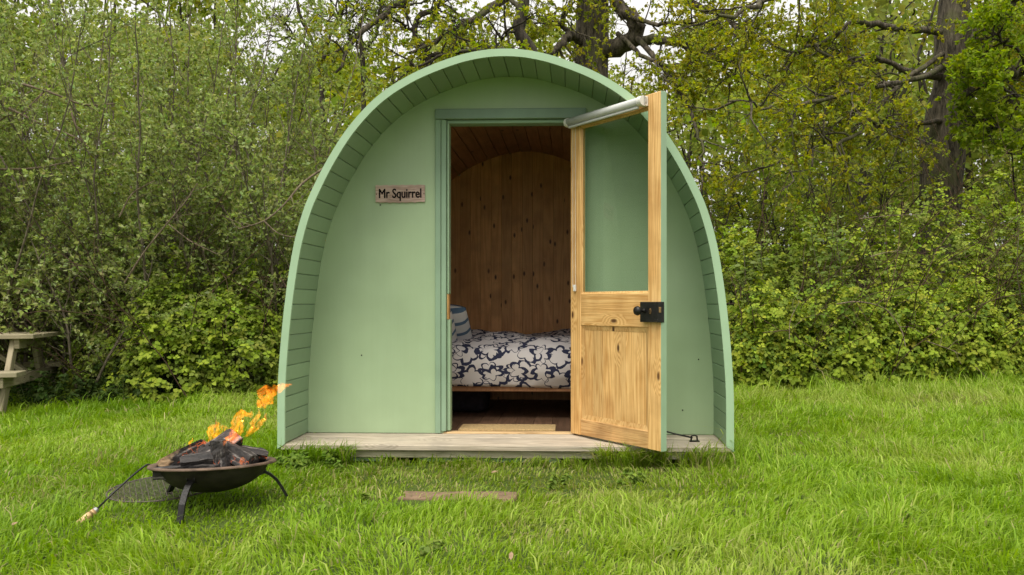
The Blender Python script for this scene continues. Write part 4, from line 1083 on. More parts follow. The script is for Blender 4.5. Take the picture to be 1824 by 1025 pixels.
WILLOW = [(.265, .325, .080), (.315, .380, .115), (.210, .265, .060), (.375, .430, .185), (.265, .310, .095)]
BRAMBLE = [(.245, .330, .024), (.295, .370, .036), (.195, .275, .020), (.275, .330, .030), (.125, .185, .020)]
BRAMBLE_DULL = [(.165, .220, .030), (.195, .245, .036), (.130, .175, .022), (.190, .205, .048)]
OAK = [(.300, .320, .026), (.345, .355, .034), (.260, .290, .024), (.310, .290, .030), (.230, .285, .026)]
UNDER = [(.180, .235, .030), (.215, .270, .036), (.140, .190, .024), (.240, .275, .042)]
FRESH = [(.225, .305, .020), (.265, .335, .028), (.190, .265, .020)]
FAR = [(.220, .260, .050), (.255, .290, .056), (.175, .215, .040), (.280, .295, .065), (.200, .240, .040)]

# ------------------------------------------------------------------ willow thicket on the left
def willow(x, y, h, nst, label, group, lean=(0, 0), leafy=1.0, cols=WILLOW):
    z = float(ground_z(x, y)); root = empty('willow_shrub', (x, y, z)); tag(root, label, 'shrub', group)
    st = np.stack([RNG.normal(0, .22, nst), RNG.normal(0, .18, nst), np.zeros(nst)], 1)
    dr = np.stack([RNG.normal(lean[0], .24, nst), RNG.normal(lean[1], .18, nst), np.ones(nst)], 1)
    stems = grow(st, dr, R(h * .75, h * 1.1, nst), 14, .075, (0, 0, .03))
    br = children(stems, 13, .12, .97, 22, 62, .45, 1.25, 5, .16, (0, 0, .05))
    tw = children(br, 5, .15, 1.0, 25, 65, .14, .42, 2, .18, (0, 0, .02))
    tubes('stem', [(stems, taper(stems, R(.012, .024, nst), .004), 6), (br, taper(br, .0055, .0016), 3), (tw, taper(tw, .0022, .0010), 3)], BK_W, root)
    n = int(15 * leafy)
    p1, d1 = sample(tw, 1 - .75 * RNG.random((len(tw), n)) ** 2.2); p2, d2 = sample(br, R(.3, 1.0, (len(br), int(20 * leafy))))
    p, d = np.concatenate([p1, p2]), np.concatenate([d1, d2]); N_ = len(p)
    dd = norm(d * .5 + RNG.normal(0, .65, (N_, 3)) + np.array([0, -.15, .2]))
    leaves('foliage', p, dd, upish(N_, .75, (0, -.55, .8)), R(.030, .062, N_), R(.42, .66, N_), palette(cols, N_, .18), LM, root)
gW = 'willow shrubs in the thicket'
ORD = ['first', 'second', 'third', 'fourth', 'fifth', 'sixth', 'seventh']
for k, (x, y, h, n) in enumerate(((-6.9, 8.9, 4.6, 13), (-5.9, 8.7, 4.6, 14), (-5.0, 9.2, 4.9, 14), (-4.25, 8.8, 4.5, 14), (-3.45, 9.3, 4.4, 13))):
    willow(x, y, h, n, 'leafy many-stemmed willow in the front row of the thicket, ' + ORD[4 - k] + ' from the pod', gW, leafy=1.2)
for (x, y, h, n) in ((-2.75, 9.3, 3.3, 12), (-2.0, 9.9, 2.9, 9)):
    willow(x, y, h, n, 'shorter willow shrub ' + ('beside' if x < -2.5 else 'half hidden behind') + ' the left flank of the pod', gW, leafy=0.9)
for k, (x, y, h, n) in enumerate(((-7.6, 11.0, 5.6, 11), (-6.3, 11.4, 5.6, 11), (-5.2, 11.2, 5.4, 11), (-4.0, 11.6, 4.6, 10))):
    willow(x, y, h, n, 'tall willow in the rear row of the thicket, ' + ORD[3 - k] + ' from the pod', gW, leafy=1.3, cols=WILLOW[:3] + UNDER[:2])

for k, (x, y, h, n) in enumerate(((-3.45, 8.75, 2.5, 9), (-4.35, 9.0, 2.2, 8), (-4.95, 8.55, 2.0, 8), (-5.55, 8.6, 2.1, 8), (-6.2, 8.5, 2.2, 8))):
    willow(x, y, h, n, 'low pale willow sucker standing in the left bank, ' + ORD[k] + ' from the pod', gW, lean=(.05, -.10), leafy=0.9)

def poly(px, y, wob=0.05):
    q = np.array([[*P(a, b_, y + wob * math.sin(k * 1.9 + a))] for k, (a, b_) in enumerate(px)]); return q
def smooth_poly(q, per=4):
    pts = [Vector(v) for v in q]; ext = [pts[0] * 2 - pts[1]] + pts + [pts[-1] * 2 - pts[-2]]; out = []
    for i in range(1, len(ext) - 2):
        for k in range(per):
            t = k / per; a, b_, c, d = ext[i - 1], ext[i], ext[i + 1], ext[i + 2]
            out.append(0.5 * ((2 * b_) + (c - a) * t + (2 * a - 5 * b_ + 4 * c - d) * t * t + (3 * b_ - a - 3 * c + d) * t ** 3))
    out.append(pts[-1]); return np.array([[*v] for v in out])
def branch_obj(name, px, y, r0, r1, mat, parent=None, twigs=0, label=None, cat=None, group=None):
    q = smooth_poly(poly(px, y))[None]
    sets = [(q, taper(q, r0, r1), 7)]
    if twigs:
        t = children(q, twigs, .2, 1, 30, 70, .15, .5, 5, .2); sets.append((t, taper(t, r1 * .7, .0015), 4))
    o = tubes(name, sets, mat, parent)
    if label: tag(o, label, cat, group)
    return o
gD = 'dead branches hanging in the thicket'
for px, y, r in (
    ([(40, 150), (90, 165), (150, 187), (205, 185)], 8.15, .014), ([(15, 193), (75, 222), (130, 243), (150, 256)], 8.1, .015),
    ([(125, 193), (135, 225), (150, 256), (178, 272)], 8.05, .012), ([(90, 152), (70, 172), (38, 205)], 8.1, .011),
    ([(0, 302), (60, 300), (140, 286)], 8.2, .012), ([(592, 290), (540, 326), (505, 366), (470, 394), (425, 408)], 7.75, .012),
    ([(470, 394), (500, 418), (545, 424)], 7.75, .007), ([(222, 505), (255, 452), (298, 398), (330, 360), (352, 326)], 7.85, .010),
    ([(213, 386), (236, 345), (276, 322)], 7.9, .009), ([(300, 400), (340, 430), (385, 452)], 7.9, .007), ([(0, 215), (22, 205), (48, 228)], 8.1, .010)):
    branch_obj('dead_branch', px, y, r, r * .45, BK_C, None, 4, 'bare grey dead branch caught up in the willow thicket', 'branch', gD)

# ------------------------------------------------------------------ brambles
def trifoliate_mesh(col):
    tv, tf = TPL['ovate']; V_, F_, T_ = [], [], []
    for ang_, off, sc_ in ((0, .25, 1.0), (70, .12, .85), (-70, .12, .85)):
        a_ = math.radians(ang_); c_, s_ = math.cos(a_), math.sin(a_)
        for (x_, y_, z_) in tv:
            x2, y2 = off + x_ * sc_, y_ * .9 * sc_; V_.append((x2 * c_ - y2 * s_, x2 * s_ + y2 * c_, z_ * sc_ - .08 * x2))
    for j in range(3):
        for f_ in tf: F_ += [j * 6 + q for q in f_]; T_.append(len(f_))
    me = np_mesh('bramble_leaf', np.array(V_), np.array(F_), np.array(T_), np.tile(np.array(col), (18, 1))); me.materials.append(LB); return me
trifoliate = [trifoliate_mesh(np.array(c) * k) for c in BRAMBLE[:4] for k in (.85, 1.0, 1.12)]
def bramble(x, y, rx, ry, h, nleaf, label, group, cols, ncane=11, fs=0.92, bare=0.0, single=0):
    z = float(ground_z(x, y)); root = empty('bramble_bush', (x, y, z)); tag(root, label, 'bush', group)
    # canes arch up from the middle and hang over the outside
    st = np.stack([RNG.normal(0, rx * .35, ncane), RNG.normal(0, ry * .3, ncane), np.full(ncane, .02)], 1)
    an = R(0, 2 * math.pi, ncane); dr = np.stack([np.cos(an) * .45, np.sin(an) * .45 - .15, np.ones(ncane)], 1)
    can = grow(st, dr, R(h * 1.0, h * 1.9, ncane), 12, .10, (0, 0, -.055))
    can[:, :, 2] = np.maximum(can[:, :, 2], .03)
    sid = children(can, 6, .25, 1, 25, 70, .2, .6, 5, .2, (0, 0, -.02)); sid[:, :, 2] = np.maximum(sid[:, :, 2], .02)
    tubes('cane', [(can, taper(can, .0065, .003), 4), (sid, taper(sid, .003, .0012), 3)], BK_B, root)
    # trifoliate leaves through the outer shell of the mound
    n = int(nleaf * 2.0)
    th = R(0, 2 * math.pi, n); ph = np.arccos(R(-.05, 1, n))
    nn = np.stack([np.sin(ph) * np.cos(th), np.sin(ph) * np.sin(th), np.cos(ph)], 1)
    lump = .62 + .66 * fbm(nn[:, 0] * 3.1 + x * 3 + 40, nn[:, 2] * 3.7 + y * 3 + nn[:, 1] * 2 + 40)
    rad = lump * (1 - np.abs(RNG.normal(0, .16, n)))
    p = nn * np.array([rx, ry, h]) * rad[:, None]
    keep = fbm(p[:, 0] * 3.3 + x * 2 + 10, p[:, 2] * 3.9 + p[:, 1] * 2 + 33) > .30 + bare
    keep &= p[:, 1] < ry * .20
    p, nn = p[keep], nn[keep]; n = len(p); p[:, 2] = np.maximum(p[:, 2], .03)
    face = norm(nn * np.array([.6, .6, .5]) + RNG.normal(0, .42, (n, 3)) + np.array([0, -.25, .55]))
    out = norm(np.cross(face, RNG.normal(0, 1, (n, 3)))); out = norm(out + np.array([0, -.2, -.35]))
    side = norm(np.cross(face, out)); sz = R(.036, .064, n) * fs
    grp = (fbm(p[:, 0] * 2.5 + x, p[:, 2] * 2.5 + 5) * len(cols) * 1.3 + RNG.normal(0, .7, n)).astype(int) % len(cols)
    c = palette(cols, n, .15, grp)
    pp = np.concatenate([p + out * sz[:, None] * .25, p + side * sz[:, None] * .12, p - side * sz[:, None] * .12])
    dd = np.concatenate([out, norm(side + out * .35), norm(-side + out * .35)])
    ff = np.concatenate([face, norm(face + side * .25), norm(face - side * .25)]) + RNG.normal(0, .12, (3 * n, 3))
    if single:
        for i in np.argsort(p[:, 1] - 4.0 * sz)[:single]:
            q = link_mesh('bramble_leaf', trifoliate[RNG.integers(0, len(trifoliate))], None, root)
            f_, o_ = Vector(face[i]), Vector(out[i]); o_ = (o_ - f_ * o_.dot(f_)).normalized()
            Mx = Matrix((o_, f_.cross(o_), f_)).transposed().to_4x4(); Mx.translation = Vector(p[i]) + Vector((0, -.03, .01))
            q.matrix_local = Mx @ Matrix.Scale(float(sz[i]) * 1.1, 4)
    leaves('foliage', pp, dd, norm(ff), np.concatenate([sz, sz * .85, sz * .85]), R(.75, .98, 3 * n), np.concatenate([c, c, c]) * (1 + RNG.normal(0, .05, (3 * n, 1))), LB, root, 'ovate')
gL, gRr = 'bramble bushes in the left bank', 'bramble bushes in the hedge right of the pod'
for (x, y, rx, ry, h, n) in ((-3.15, 8.45, .60, .60, 1.35, 1750), (-3.75, 8.40, .66, .62, 1.38, 1800)):
    bramble(x, y, rx, ry, h, n, 'bright green bramble bush in the left bank ' + ('nearest the pod' if x > -3.4 else 'between the pod and the nettles'), gL, BRAMBLE[:3] + BRAMBLE_DULL[:2], single=40)
for (x, y, rx, ry, h, n) in ((-2.55, 8.9, .60, .60, 1.55, 1500), (-4.4, 8.65, .66, .55, 1.25, 1350)):
    bramble(x, y, rx, ry, h, n, 'green bramble bush ' + ('half hidden by the left side of the pod' if x > -3 else 'behind the nettles by the table end'), gL, BRAMBLE[:3] + BRAMBLE_DULL[:3])
for k, (x, y, rx, ry, h, n) in enumerate(((-4.95, 9.0, .65, .5, 1.15, 1000), (-5.7, 9.0, .7, .55, 1.2, 1050), (-6.5, 8.9, .7, .55, 1.2, 1000))):
    bramble(x, y, rx, ry, h, n, 'thin twiggy bramble bush behind the picnic table, ' + ORD[k] + ' from the table end', gL, BRAMBLE_DULL + BRAMBLE[:3], 30, bare=.02)
for k, (x, y, rx, ry, h, n) in enumerate(((2.45, 8.75, .60, .55, 1.15, 1700), (3.15, 8.80, .62, .60, 1.22, 1750), (3.9, 8.95, .66, .62, 1.18, 1750), (4.7, 9.15, .70, .66, 1.20, 1750), (5.5, 9.4, .75, .70, 1.22, 1700), (6.4, 9.7, .8, .75, 1.25, 1300))):
    bramble(x, y, rx, ry, h, n, 'low bramble bush along the grass edge of the right hedge, ' + ORD[k] + ' from the pod', gRr, BRAMBLE + [BRAMBLE[3]], single=36)
for k, (x, y, rx, ry, h, n) in enumerate(((2.3, 9.45, .65, .6, 1.92, 1900), (3.05, 9.55, .7, .6, 2.0, 2000), (3.95, 9.65, .75, .65, 2.05, 2000), (4.8, 9.8, .78, .65, 2.25, 2000), (5.6, 9.95, .85, .7, 2.40, 2100), (6.4, 10.3, .85, .7, 2.45, 1500))):
    bramble(x, y, rx, ry, h, n, 'tall bramble bush heaped at the back of the right hedge, ' + ORD[k] + ' from the pod', gRr, BRAMBLE[:4] + BRAMBLE_DULL[:2])
# pale shoots standing out of the right hedge
def shoots(x, y, z0, h, n, label, group):
    root = empty('elder_shoot', (x, y, float(ground_z(x, y)))); tag(root, label, 'shrub', group)
    st = np.stack([RNG.normal(0, .07, n), RNG.normal(0, .05, n), np.full(n, .05)], 1)
    s = grow(st, np.stack([RNG.normal(0, .14, n), RNG.normal(-.05, .06, n), np.ones(n)], 1), R(z0 + h * .6, z0 + h, n), 12, .05)
    tubes('stem', [(s, taper(s, .008, .003), 5)], BK_W, root)
    p, d = sample(s, R(.45, 1.0, (n, 70))); N_ = len(p)
    dd = norm(np.cross(d, RNG.normal(0, 1, d.shape)) + np.array([0, -.2, .15])); p = p + dd * R(.0, .07, N_)[:, None]
    leaves('foliage', p, dd, upish(N_, .35, (0, -.4, .9)), R(.045, .085, N_), R(.55, .8, N_), palette([(.205, .275, .075), (.170, .245, .050), (.230, .290, .095)], N_, .12), LM, root, 'ovate')
gS = 'pale leafy shoots rising from the right hedge'
shoots(2.42, 9.0, .9, .95, 3, 'pale leafy shoot rising through the hedge nearest the pod', gS)
shoots(3.22, 9.05, .9, 1.05, 4, 'pale leafy shoot rising through the middle of the hedge', gS)
shoots(5.55, 9.3, 1.15, 1.0, 5, 'pale leafy shoots rising through the hedge below the oak', gS)
gC = 'bare canes looping out of the right hedge'
for px, y, r in (([(1490, 542), (1530, 538), (1575, 550), (1604, 585), (1613, 618)], 8.25, .008), ([(1550, 458), (1578, 450), (1605, 447)], 8.5, .006), ([(1406, 605), (1408, 570), (1424, 538)], 8.1, .005), ([(1650, 608), (1690, 622), (1712, 632)], 8.3, .006), ([(1738, 655), (1765, 680)], 8.4, .006), ([(1530, 390), (1580, 385), (1640, 382)], 9.0, .006)):
    branch_obj('dead_cane', px, y, r, r * .5, BK_C, None, 3, 'bare arching bramble cane standing out of the right hedge', 'cane', gC)

# nettles by the table and weeds at the foot of the pod
def nettle(x, y, h, label, group, cols, name='nettle', size=(.035, .075), n_st=5):
    root = empty(name, (x, y, float(ground_z(x, y)))); tag(root, label, 'weed', group)
    st = np.stack([RNG.normal(0, .07, n_st), RNG.normal(0, .06, n_st), np.zeros(n_st)], 1)
    s = grow(st, np.stack([RNG.normal(0, .25, n_st), RNG.normal(-.1, .2, n_st), np.ones(n_st)], 1), R(h * .6, h, n_st), 8, .08)
    tubes('stem', [(s, taper(s, .003, .0015), 4)], leafstem, root)
    p, d = sample(s, R(.15, 1.0, (n_st, 26))); N_ = len(p)
    dd = norm(np.cross(d, RNG.normal(0, 1, d.shape)) + np.array([0, 0, -.25]))
    leaves('foliage', p, dd, upish(N_, .3), R(*size, N_), R(.55, .8, N_), palette(cols, N_, .14), LM, root, 'ovate')
leafstem = plain('green_stem', (.09, .12, .03), .6)
for k in range(16):
    px = 70 + k * 11.5 + random.uniform(-8, 8); nettle(-4.95 + k * 0.075 + random.uniform(-.08, .08), 7.95 + random.uniform(-.15, .35), random.uniform(.30, .55), 'dark green nettle growing by the end of the picnic table', 'nettles by the table', [(.050, .085, .018), (.065, .105, .022), (.045, .075, .018)])
for (px, py, h) in ((552, 815, .085), (572, 812, .11), (590, 818, .08), (535, 812, .07)):
    p = ground_at(px, py + 6); nettle(p.x, min(p.y, 4.54), h, 'low leafy weed against the corner of the pod platform', 'weeds by the platform', [(.150, .240, .035), (.185, .280, .040)], 'leafy_weed', (.022, .042), 6)

for (px, py, h) in ((1322, 812, .13), (1335, 822, .10), (1498, 800, .07), (1130, 862, .07), (985, 868, .06), (640, 902, .05), (1640, 930, .06), (1410, 905, .05), (760, 985, .05), (95, 900, .06), (1240, 975, .05)):
    p = ground_at(px, py); nettle(p.x, p.y, h, 'low broad-leaved weed growing among the open grass', 'weeds in the grass', [(.190, .280, .040), (.240, .320, .060), (.170, .250, .045)], 'leafy_weed', (.018, .038), 5)

# ------------------------------------------------------------------ trees
def tree(name, label, group, limbs, depth, br_n, br_len, leaf_cols, leaf_n, leaf_size, base, bark, n_tw=6, tpl='ovate', droop=-.03, cluster=5, t0=.25, extra=None, width=(.5, .8)):
    """limbs: list of (pixel path, r0, r1, depth offset path or None); the first is the trunk"""
    root = empty(name, base); tag(root, label, 'tree', group); b0 = np.array(base)
    sets, lim = [], []
    for k, (px, r0, r1, dy) in enumerate(limbs):
        q = np.array([[*P(a, b_, depth + dd)] for (a, b_), dd in zip(px, dy)]); q = smooth_poly(q, 5) - b0
        m = 24; f = np.linspace(0, len(q) - 1, m); i = np.minimum(f.astype(int), len(q) - 2); q = q[i] + (q[i + 1] - q[i]) * (f - i)[:, None]
        if k: q[1:] += RNG.normal(0, .030, (m - 1, 3)) * np.linspace(.3, 1, m - 1)[:, None]
        q = q[None]; rr = taper(q, r0, r1) * (1 + RNG.normal(0, .05, (1, m)))
        if k == 0: rr = rr * (1 + .05 * np.sin(np.linspace(0, 19, m)) + .25 * np.exp(-np.linspace(0, 14, m)))[None]
        tubes('trunk' if k == 0 else 'limb', [(q, rr, 16 if k == 0 else 9)], bark, root)
        if k or br_n < 0: lim.append(q[0])
    if extra is not None:
        lim += [e - b0 for e in extra]
        for e in extra: sets.append(((e - b0)[None], taper((e - b0)[None], .05, .012), 6))
    lim = np.stack(lim)
    b1 = children(lim, abs(br_n), t0, 1, 25, 75, br_len * .5, br_len, 9, .17, (0, 0, droop))
    b2 = children(b1, 6, .2, 1, 25, 70, br_len * .22, br_len * .5, 6, .2, (0, 0, droop))
    tw = children(b2, n_tw, .2, 1, 25, 70, .10, .30, 2, .2, (0, 0, droop))
    sets += [(b1, taper(b1, .016, .005), 5), (b2, taper(b2, .006, .002), 4), (tw, taper(tw, .0024, .0012), 3)]
    tubes('twigs', sets, bark, root)
    p, d = sample(tw, np.concatenate([R(.35, 1.0, (len(tw), max(leaf_n - cluster, 0))), R(.9, 1.0, (len(tw), cluster))], 1)); N_ = len(p)
    dd = norm(d * .5 + RNG.normal(0, .7, (N_, 3)) + np.array([0, -.05, -.05]))
    twc = np.repeat(RNG.integers(0, len(leaf_cols), len(tw)), leaf_n)
    leaves('crown', p, dd, upish(N_, .8, (0, -.5, .8)), R(*leaf_size, N_), R(*width, N_), palette(leaf_cols, N_, .15, twc), LM, root, tpl)

def z0(px, d):
    x = (px - PX) / FPX * d; return (x, d, float(ground_z(x, d)))
def yb(px, d):                                # photo row where the ground stands at that depth
    return PY + (CAMZ - z0(px, d)[2]) / d * FPX
gO = 'oak trees behind the hedge'
B1 = z0(1676, 12.0)
tree('oak_tree', 'thick ridged oak trunk forking high up, behind the right hedge', gO,
     [([(1672, yb(1672, 12) + 30), (1674, 480), (1676, 330), (1686, 200), (1696, 100), (1700, 0), (1704, -160)], .335, .21, [0] * 7),
      ([(1702, 130), (1735, 75), (1775, 25), (1830, -40)], .19, .10, [0, -.1, -.3, -.6]),
      ([(1716, 175), (1745, 150), (1790, 135), (1850, 120)], .12, .05, [0, -.2, -.4, -.6]),
      ([(1700, 215), (1640, 218), (1590, 228), (1556, 222), (1515, 196)], .042, .012, [0, -.5, -.9, -1.2, -1.4]),
      ([(1690, 140), (1620, 128), (1550, 100), (1490, 110), (1420, 60)], .052, .012, [0, -.4, -.8, -1.2, -1.5]),
      ([(1695, 60), (1600, 50), (1530, 40), (1455, 78), (1400, 95)], .058, .012, [0, -.4, -.8, -1.0, -1.3]),
      ([(1690, 110), (1640, 140), (1560, 150), (1470, 175), (1380, 190), (1300, 180)], .048, .008, [0, -.9, -1.6, -2.2, -2.7, -3.0]),
      ([(1690, 90), (1600, 150), (1520, 240), (1440, 270), (1350, 300)], .040, .007, [0, -1.0, -1.7, -2.2, -2.5]),
      ([(1705, -60), (1600, -90), (1480, -60), (1380, -10), (1290, 30)], .10, .02, [0, -.8, -1.4, -2.0, -2.5])],
     12.0, 13, 1.15, OAK, 9, (.032, .066), B1, BK_O, n_tw=4)
B2 = z0(1055, 14.0)
tree('oak_tree', 'old oak trunk with heavy crooked limbs rising behind the pod', gO,
     [([(1052, yb(1052, 14) + 30), (1052, 400), (1053, 200), (1054, 90), (1056, 0), (1058, -160)], .37, .26, [0] * 6),
      ([(1060, 90), (1100, 85), (1128, 70), (1135, 45), (1112, 20), (1090, -20), (1085, -80)], .17, .09, [0, -.3, -.5, -.6, -.6, -.6, -.7]),
      ([(1120, 78), (1170, 70), (1230, 85), (1290, 110), (1350, 130)], .09, .02, [-.4, -.8, -1.2, -1.6, -2.0]),
      ([(1040, 85), (1018, 62), (1000, 80), (975, 100), (940, 125)], .08, .03, [0, -.5, -.8, -1.1, -1.4]),
      ([(1018, 62), (1000, 45), (1004, 30), (985, 0)], .05, .015, [-.5, -.6, -.7, -.8]),
      ([(1056, -40), (960, -40), (880, 10), (800, 60), (730, 100)], .11, .02, [0, -.7, -1.3, -1.8, -2.2]),
      ([(1056, -60), (1150, -50), (1220, 0), (1290, 30), (1340, 70)], .11, .02, [0, -.7, -1.3, -1.8, -2.2]),
      ([(1100, 60), (1145, 100), (1200, 118), (1260, 105)], .045, .012, [-.4, -1.0, -1.4, -1.8]),
      ([(1115, 25), (1170, 45), (1235, 40), (1310, 62)], .045, .012, [-.6, -1.1, -1.5, -1.9]),
      ([(1130, 60), (1180, 120), (1225, 190), (1250, 260), (1262, 330)], .05, .010, [-.5, -1.2, -1.9, -2.4, -2.7]),
      ([(1058, -100), (940, -110), (820, -60), (720, 0), (640, 60), (600, 130)], .12, .015, [0, -.8, -1.5, -2.1, -2.6, -2.9])],
     14.0, 12, 1.25, OAK, 8, (.036, .070), B2, BK_O, n_tw=4)
B3 = z0(945, 9.6)
tree('crooked_tree', 'slim dark crooked stem rising close behind the pod roof', None,
     [([(950, yb(950, 9.6) + 20), (955, 300), (948, 120), (940, 85), (924, 55), (930, 25), (935, -10), (938, -120)], .11, .05, [0] * 8),
      ([(924, 52), (900, 62), (878, 60)], .02, .006, [0, -.1, -.2]),
      ([(945, 108), (880, 88), (830, 92), (780, 100), (700, 128)], .035, .012, [0, .1, .3, .4, .6]),
      ([(932, 20), (880, -20), (800, -40), (740, 10)], .03, .01, [0, .3, .5, .8])],
     9.6, 6, .8, OAK[:3] + FRESH[:1], 7, (.032, .060), B3, BK_D, n_tw=3)
# thin branching trees left of the pod's roof against the sky
for (bx, d, paths, lab) in (
    (575, 13.0, [([(576, 500), (574, 200), (570, 115), (550, 60), (532, 20), (525, -60)], .05, .02), ([(572, 120), (590, 60), (610, 20), (640, -30)], .03, .01), ([(560, 90), (520, 60), (500, 20)], .02, .006), ([(574, 130), (600, 95), (640, 60), (660, 20)], .02, .006)], 'thin forked tree with sparse leaves behind the shorter willows'),
    (645, 12.5, [([(650, 500), (648, 200), (645, 90), (640, 50), (655, 10), (665, -60)], .045, .02), ([(643, 82), (620, 55), (600, 20), (590, -20)], .025, .008), ([(645, 95), (670, 60), (676, 10), (680, -40)], .03, .012)], 'thin upright tree with a twisted fork behind the shorter willows'),
    (760, 12.0, [([(765, 500), (764, 200), (762, 100), (740, 70), (745, 30), (780, 10), (790, -60)], .06, .03), ([(762, 100), (800, 95), (850, 80)], .035, .012), ([(742, 60), (720, 45), (700, 10)], .025, .008), ([(745, 40), (775, 35), (790, 0)], .03, .012)], 'slim tree with a dark elbowed limb just left of the oak')):
    tree('slim_tree', lab, None, [(p_, r0, r1, [0] * len(p_)) for p_, r0, r1 in paths], d, 8, .9, UNDER[:2] + OAK[:1] + WILLOW[:1], 5, (.030, .055), z0(bx, d), BK_D, n_tw=4, tpl='diamond')
# fresh green maple branch reaching in from the right
B5 = z0(1900, 11.0)
tree('maple_tree', 'fresh bright green young tree reaching in beside the oak trunk', None,
     [([(1905, yb(1905, 11) + 20), (1890, 300), (1880, 100), (1885, -100)], .10, .06, [0] * 4),
      ([(1888, 250), (1840, 190), (1790, 160), (1745, 130)], .03, .008, [0, -.2, -.3, -.4]),
      ([(1884, 180), (1830, 110), (1780, 70), (1745, 60)], .03, .008, [0, -.2, -.3, -.4]),
      ([(1888, 320), (1840, 280), (1800, 240), (1760, 215)], .03, .008, [0, -.1, -.2, -.2])],
     11.0, 10, .7, FRESH, 7, (.045, .085), B5, BK_D, n_tw=5, tpl='ovate', droop=-.01)

# undergrowth between the hedge and the oaks
def understory(x, y, h, label, group, cols=UNDER, nst=7, leaf=(.030, .055), den=1.0):
    z = float(ground_z(x, y)); root = empty('hornbeam_sapling', (x, y, z)); tag(root, label, 'sapling', group)
    st = np.stack([RNG.normal(0, .15, nst), RNG.normal(0, .15, nst), np.zeros(nst)], 1)
    s = grow(st, np.stack([RNG.normal(0, .30, nst), RNG.normal(0, .2, nst), np.ones(nst)], 1), R(h * .7, h * 1.1, nst), 12, .10, (0, 0, .02))
    b1 = children(s, 12, .12, 1, 45, 85, .6, 1.5, 5, .12, (0, 0, -.01)); b2 = children(b1, 6, .15, 1, 30, 60, .2, .55, 2, .15, (0, 0, -.02))
    tubes('stem', [(s, taper(s, R(.014, .030, nst), .006), 6), (b1, taper(b1, .007, .002), 3), (b2, taper(b2, .0025, .0012), 3)], BK_D, root)
    p, d = sample(b2, R(.05, 1, (len(b2), int(14 * den)))); N_ = len(p)
    dd = norm(d * .5 + RNG.normal(0, .5, (N_, 3))); 
    leaves('foliage', p, dd, upish(N_, .5, (0, -.35, 1.0)), R(*leaf, N_), R(.55, .75, N_), palette(cols, N_, .16), LM, root)
gU = 'saplings under the oaks'
for k, (x, y, h) in enumerate(((2.0, 11.6, 2.9), (3.0, 12.3, 3.0), (3.9, 11.4, 2.8), (4.8, 12.8, 3.2), (5.4, 13.8, 3.8))):
    understory(x, y, h, 'dark green sapling with flat sprays behind the right hedge, ' + ORD[k] + ' from the pod', gU)
for k, (x, y, h) in enumerate(((7.0, 12.6, 3.6), (7.8, 11.6, 3.6), (8.6, 13.2, 4.2))):
    understory(x, y, h, 'brighter leaved sapling ' + ORD[k] + ' beyond the forked oak trunk', gU, FRESH[2:] + UNDER[:2] + UNDER[3:])
for (x, y, h) in ((.6, 11.8, 3.2), (-.6, 11.4, 3.3), (-1.5, 12.2, 3.5), (-2.6, 12.6, 3.4)):
    understory(x, y, h, 'green sapling standing behind the pod', gU, UNDER + WILLOW[:2])

# bright tree on the far slope and the woodland that closes the view
def blob_leaves(c, rad, n, cols, size, shell=.30):
    th = R(0, 2 * math.pi, n); ph = np.arccos(R(-.6, 1, n)); nn = np.stack([np.sin(ph) * np.cos(th), np.sin(ph) * np.sin(th), np.cos(ph)], 1)
    lump = .72 + .5 * fbm(nn[:, 0] * 2.6 + c[0] * 5 + 60, nn[:, 2] * 2.6 + c[1] * 5 + nn[:, 1] * 1.7 + 60)
    p = np.asarray(c) + nn * np.asarray(rad) * (lump * (1 - np.abs(RNG.normal(0, shell, n))))[:, None]
    return p, norm(nn + RNG.normal(0, .7, (n, 3)) + np.array([0, -.3, .3])), palette(cols, n, .15)
Bt = z0(560, 26.0); root = empty('lime_tree', Bt); tag(root, 'rounded bright lime green tree on the slope beyond the thicket', 'tree')
P_, N__, C_ = [], [], []
for (px, py, r) in ((575, 150, 1.0), (545, 130, .8), (610, 130, .85), (585, 105, .65), (560, 180, 1.2), (640, 170, 1.1), (500, 180, 1.1)):
    c = np.array([*P(px, py, 26.0 + random.uniform(-.5, .5))]) - np.array(Bt)
    a, b_, c_ = blob_leaves(c, (r, r, r * .9), 2600, [(.24, .30, .026), (.28, .33, .032), (.20, .26, .024)], .1, .22); P_.append(a); N__.append(b_); C_.append(c_)
P_, N__, C_ = map(np.concatenate, (P_, N__, C_))
leaves('crown', P_, norm(np.cross(N__, RNG.normal(0, 1, N__.shape))), N__, R(.06, .12, len(P_)), .7, C_, LM, root)
q = grow(np.zeros((1, 3)), [(0, 0, 1)], [4.2], 10, .04); qq = children(q, 7, .4, 1, 30, 55, 1, 2, 6, .1)
tubes('trunk', [(q, taper(q, .14, .06), 8), (qq, taper(qq, .05, .015), 5)], BK_D, root)

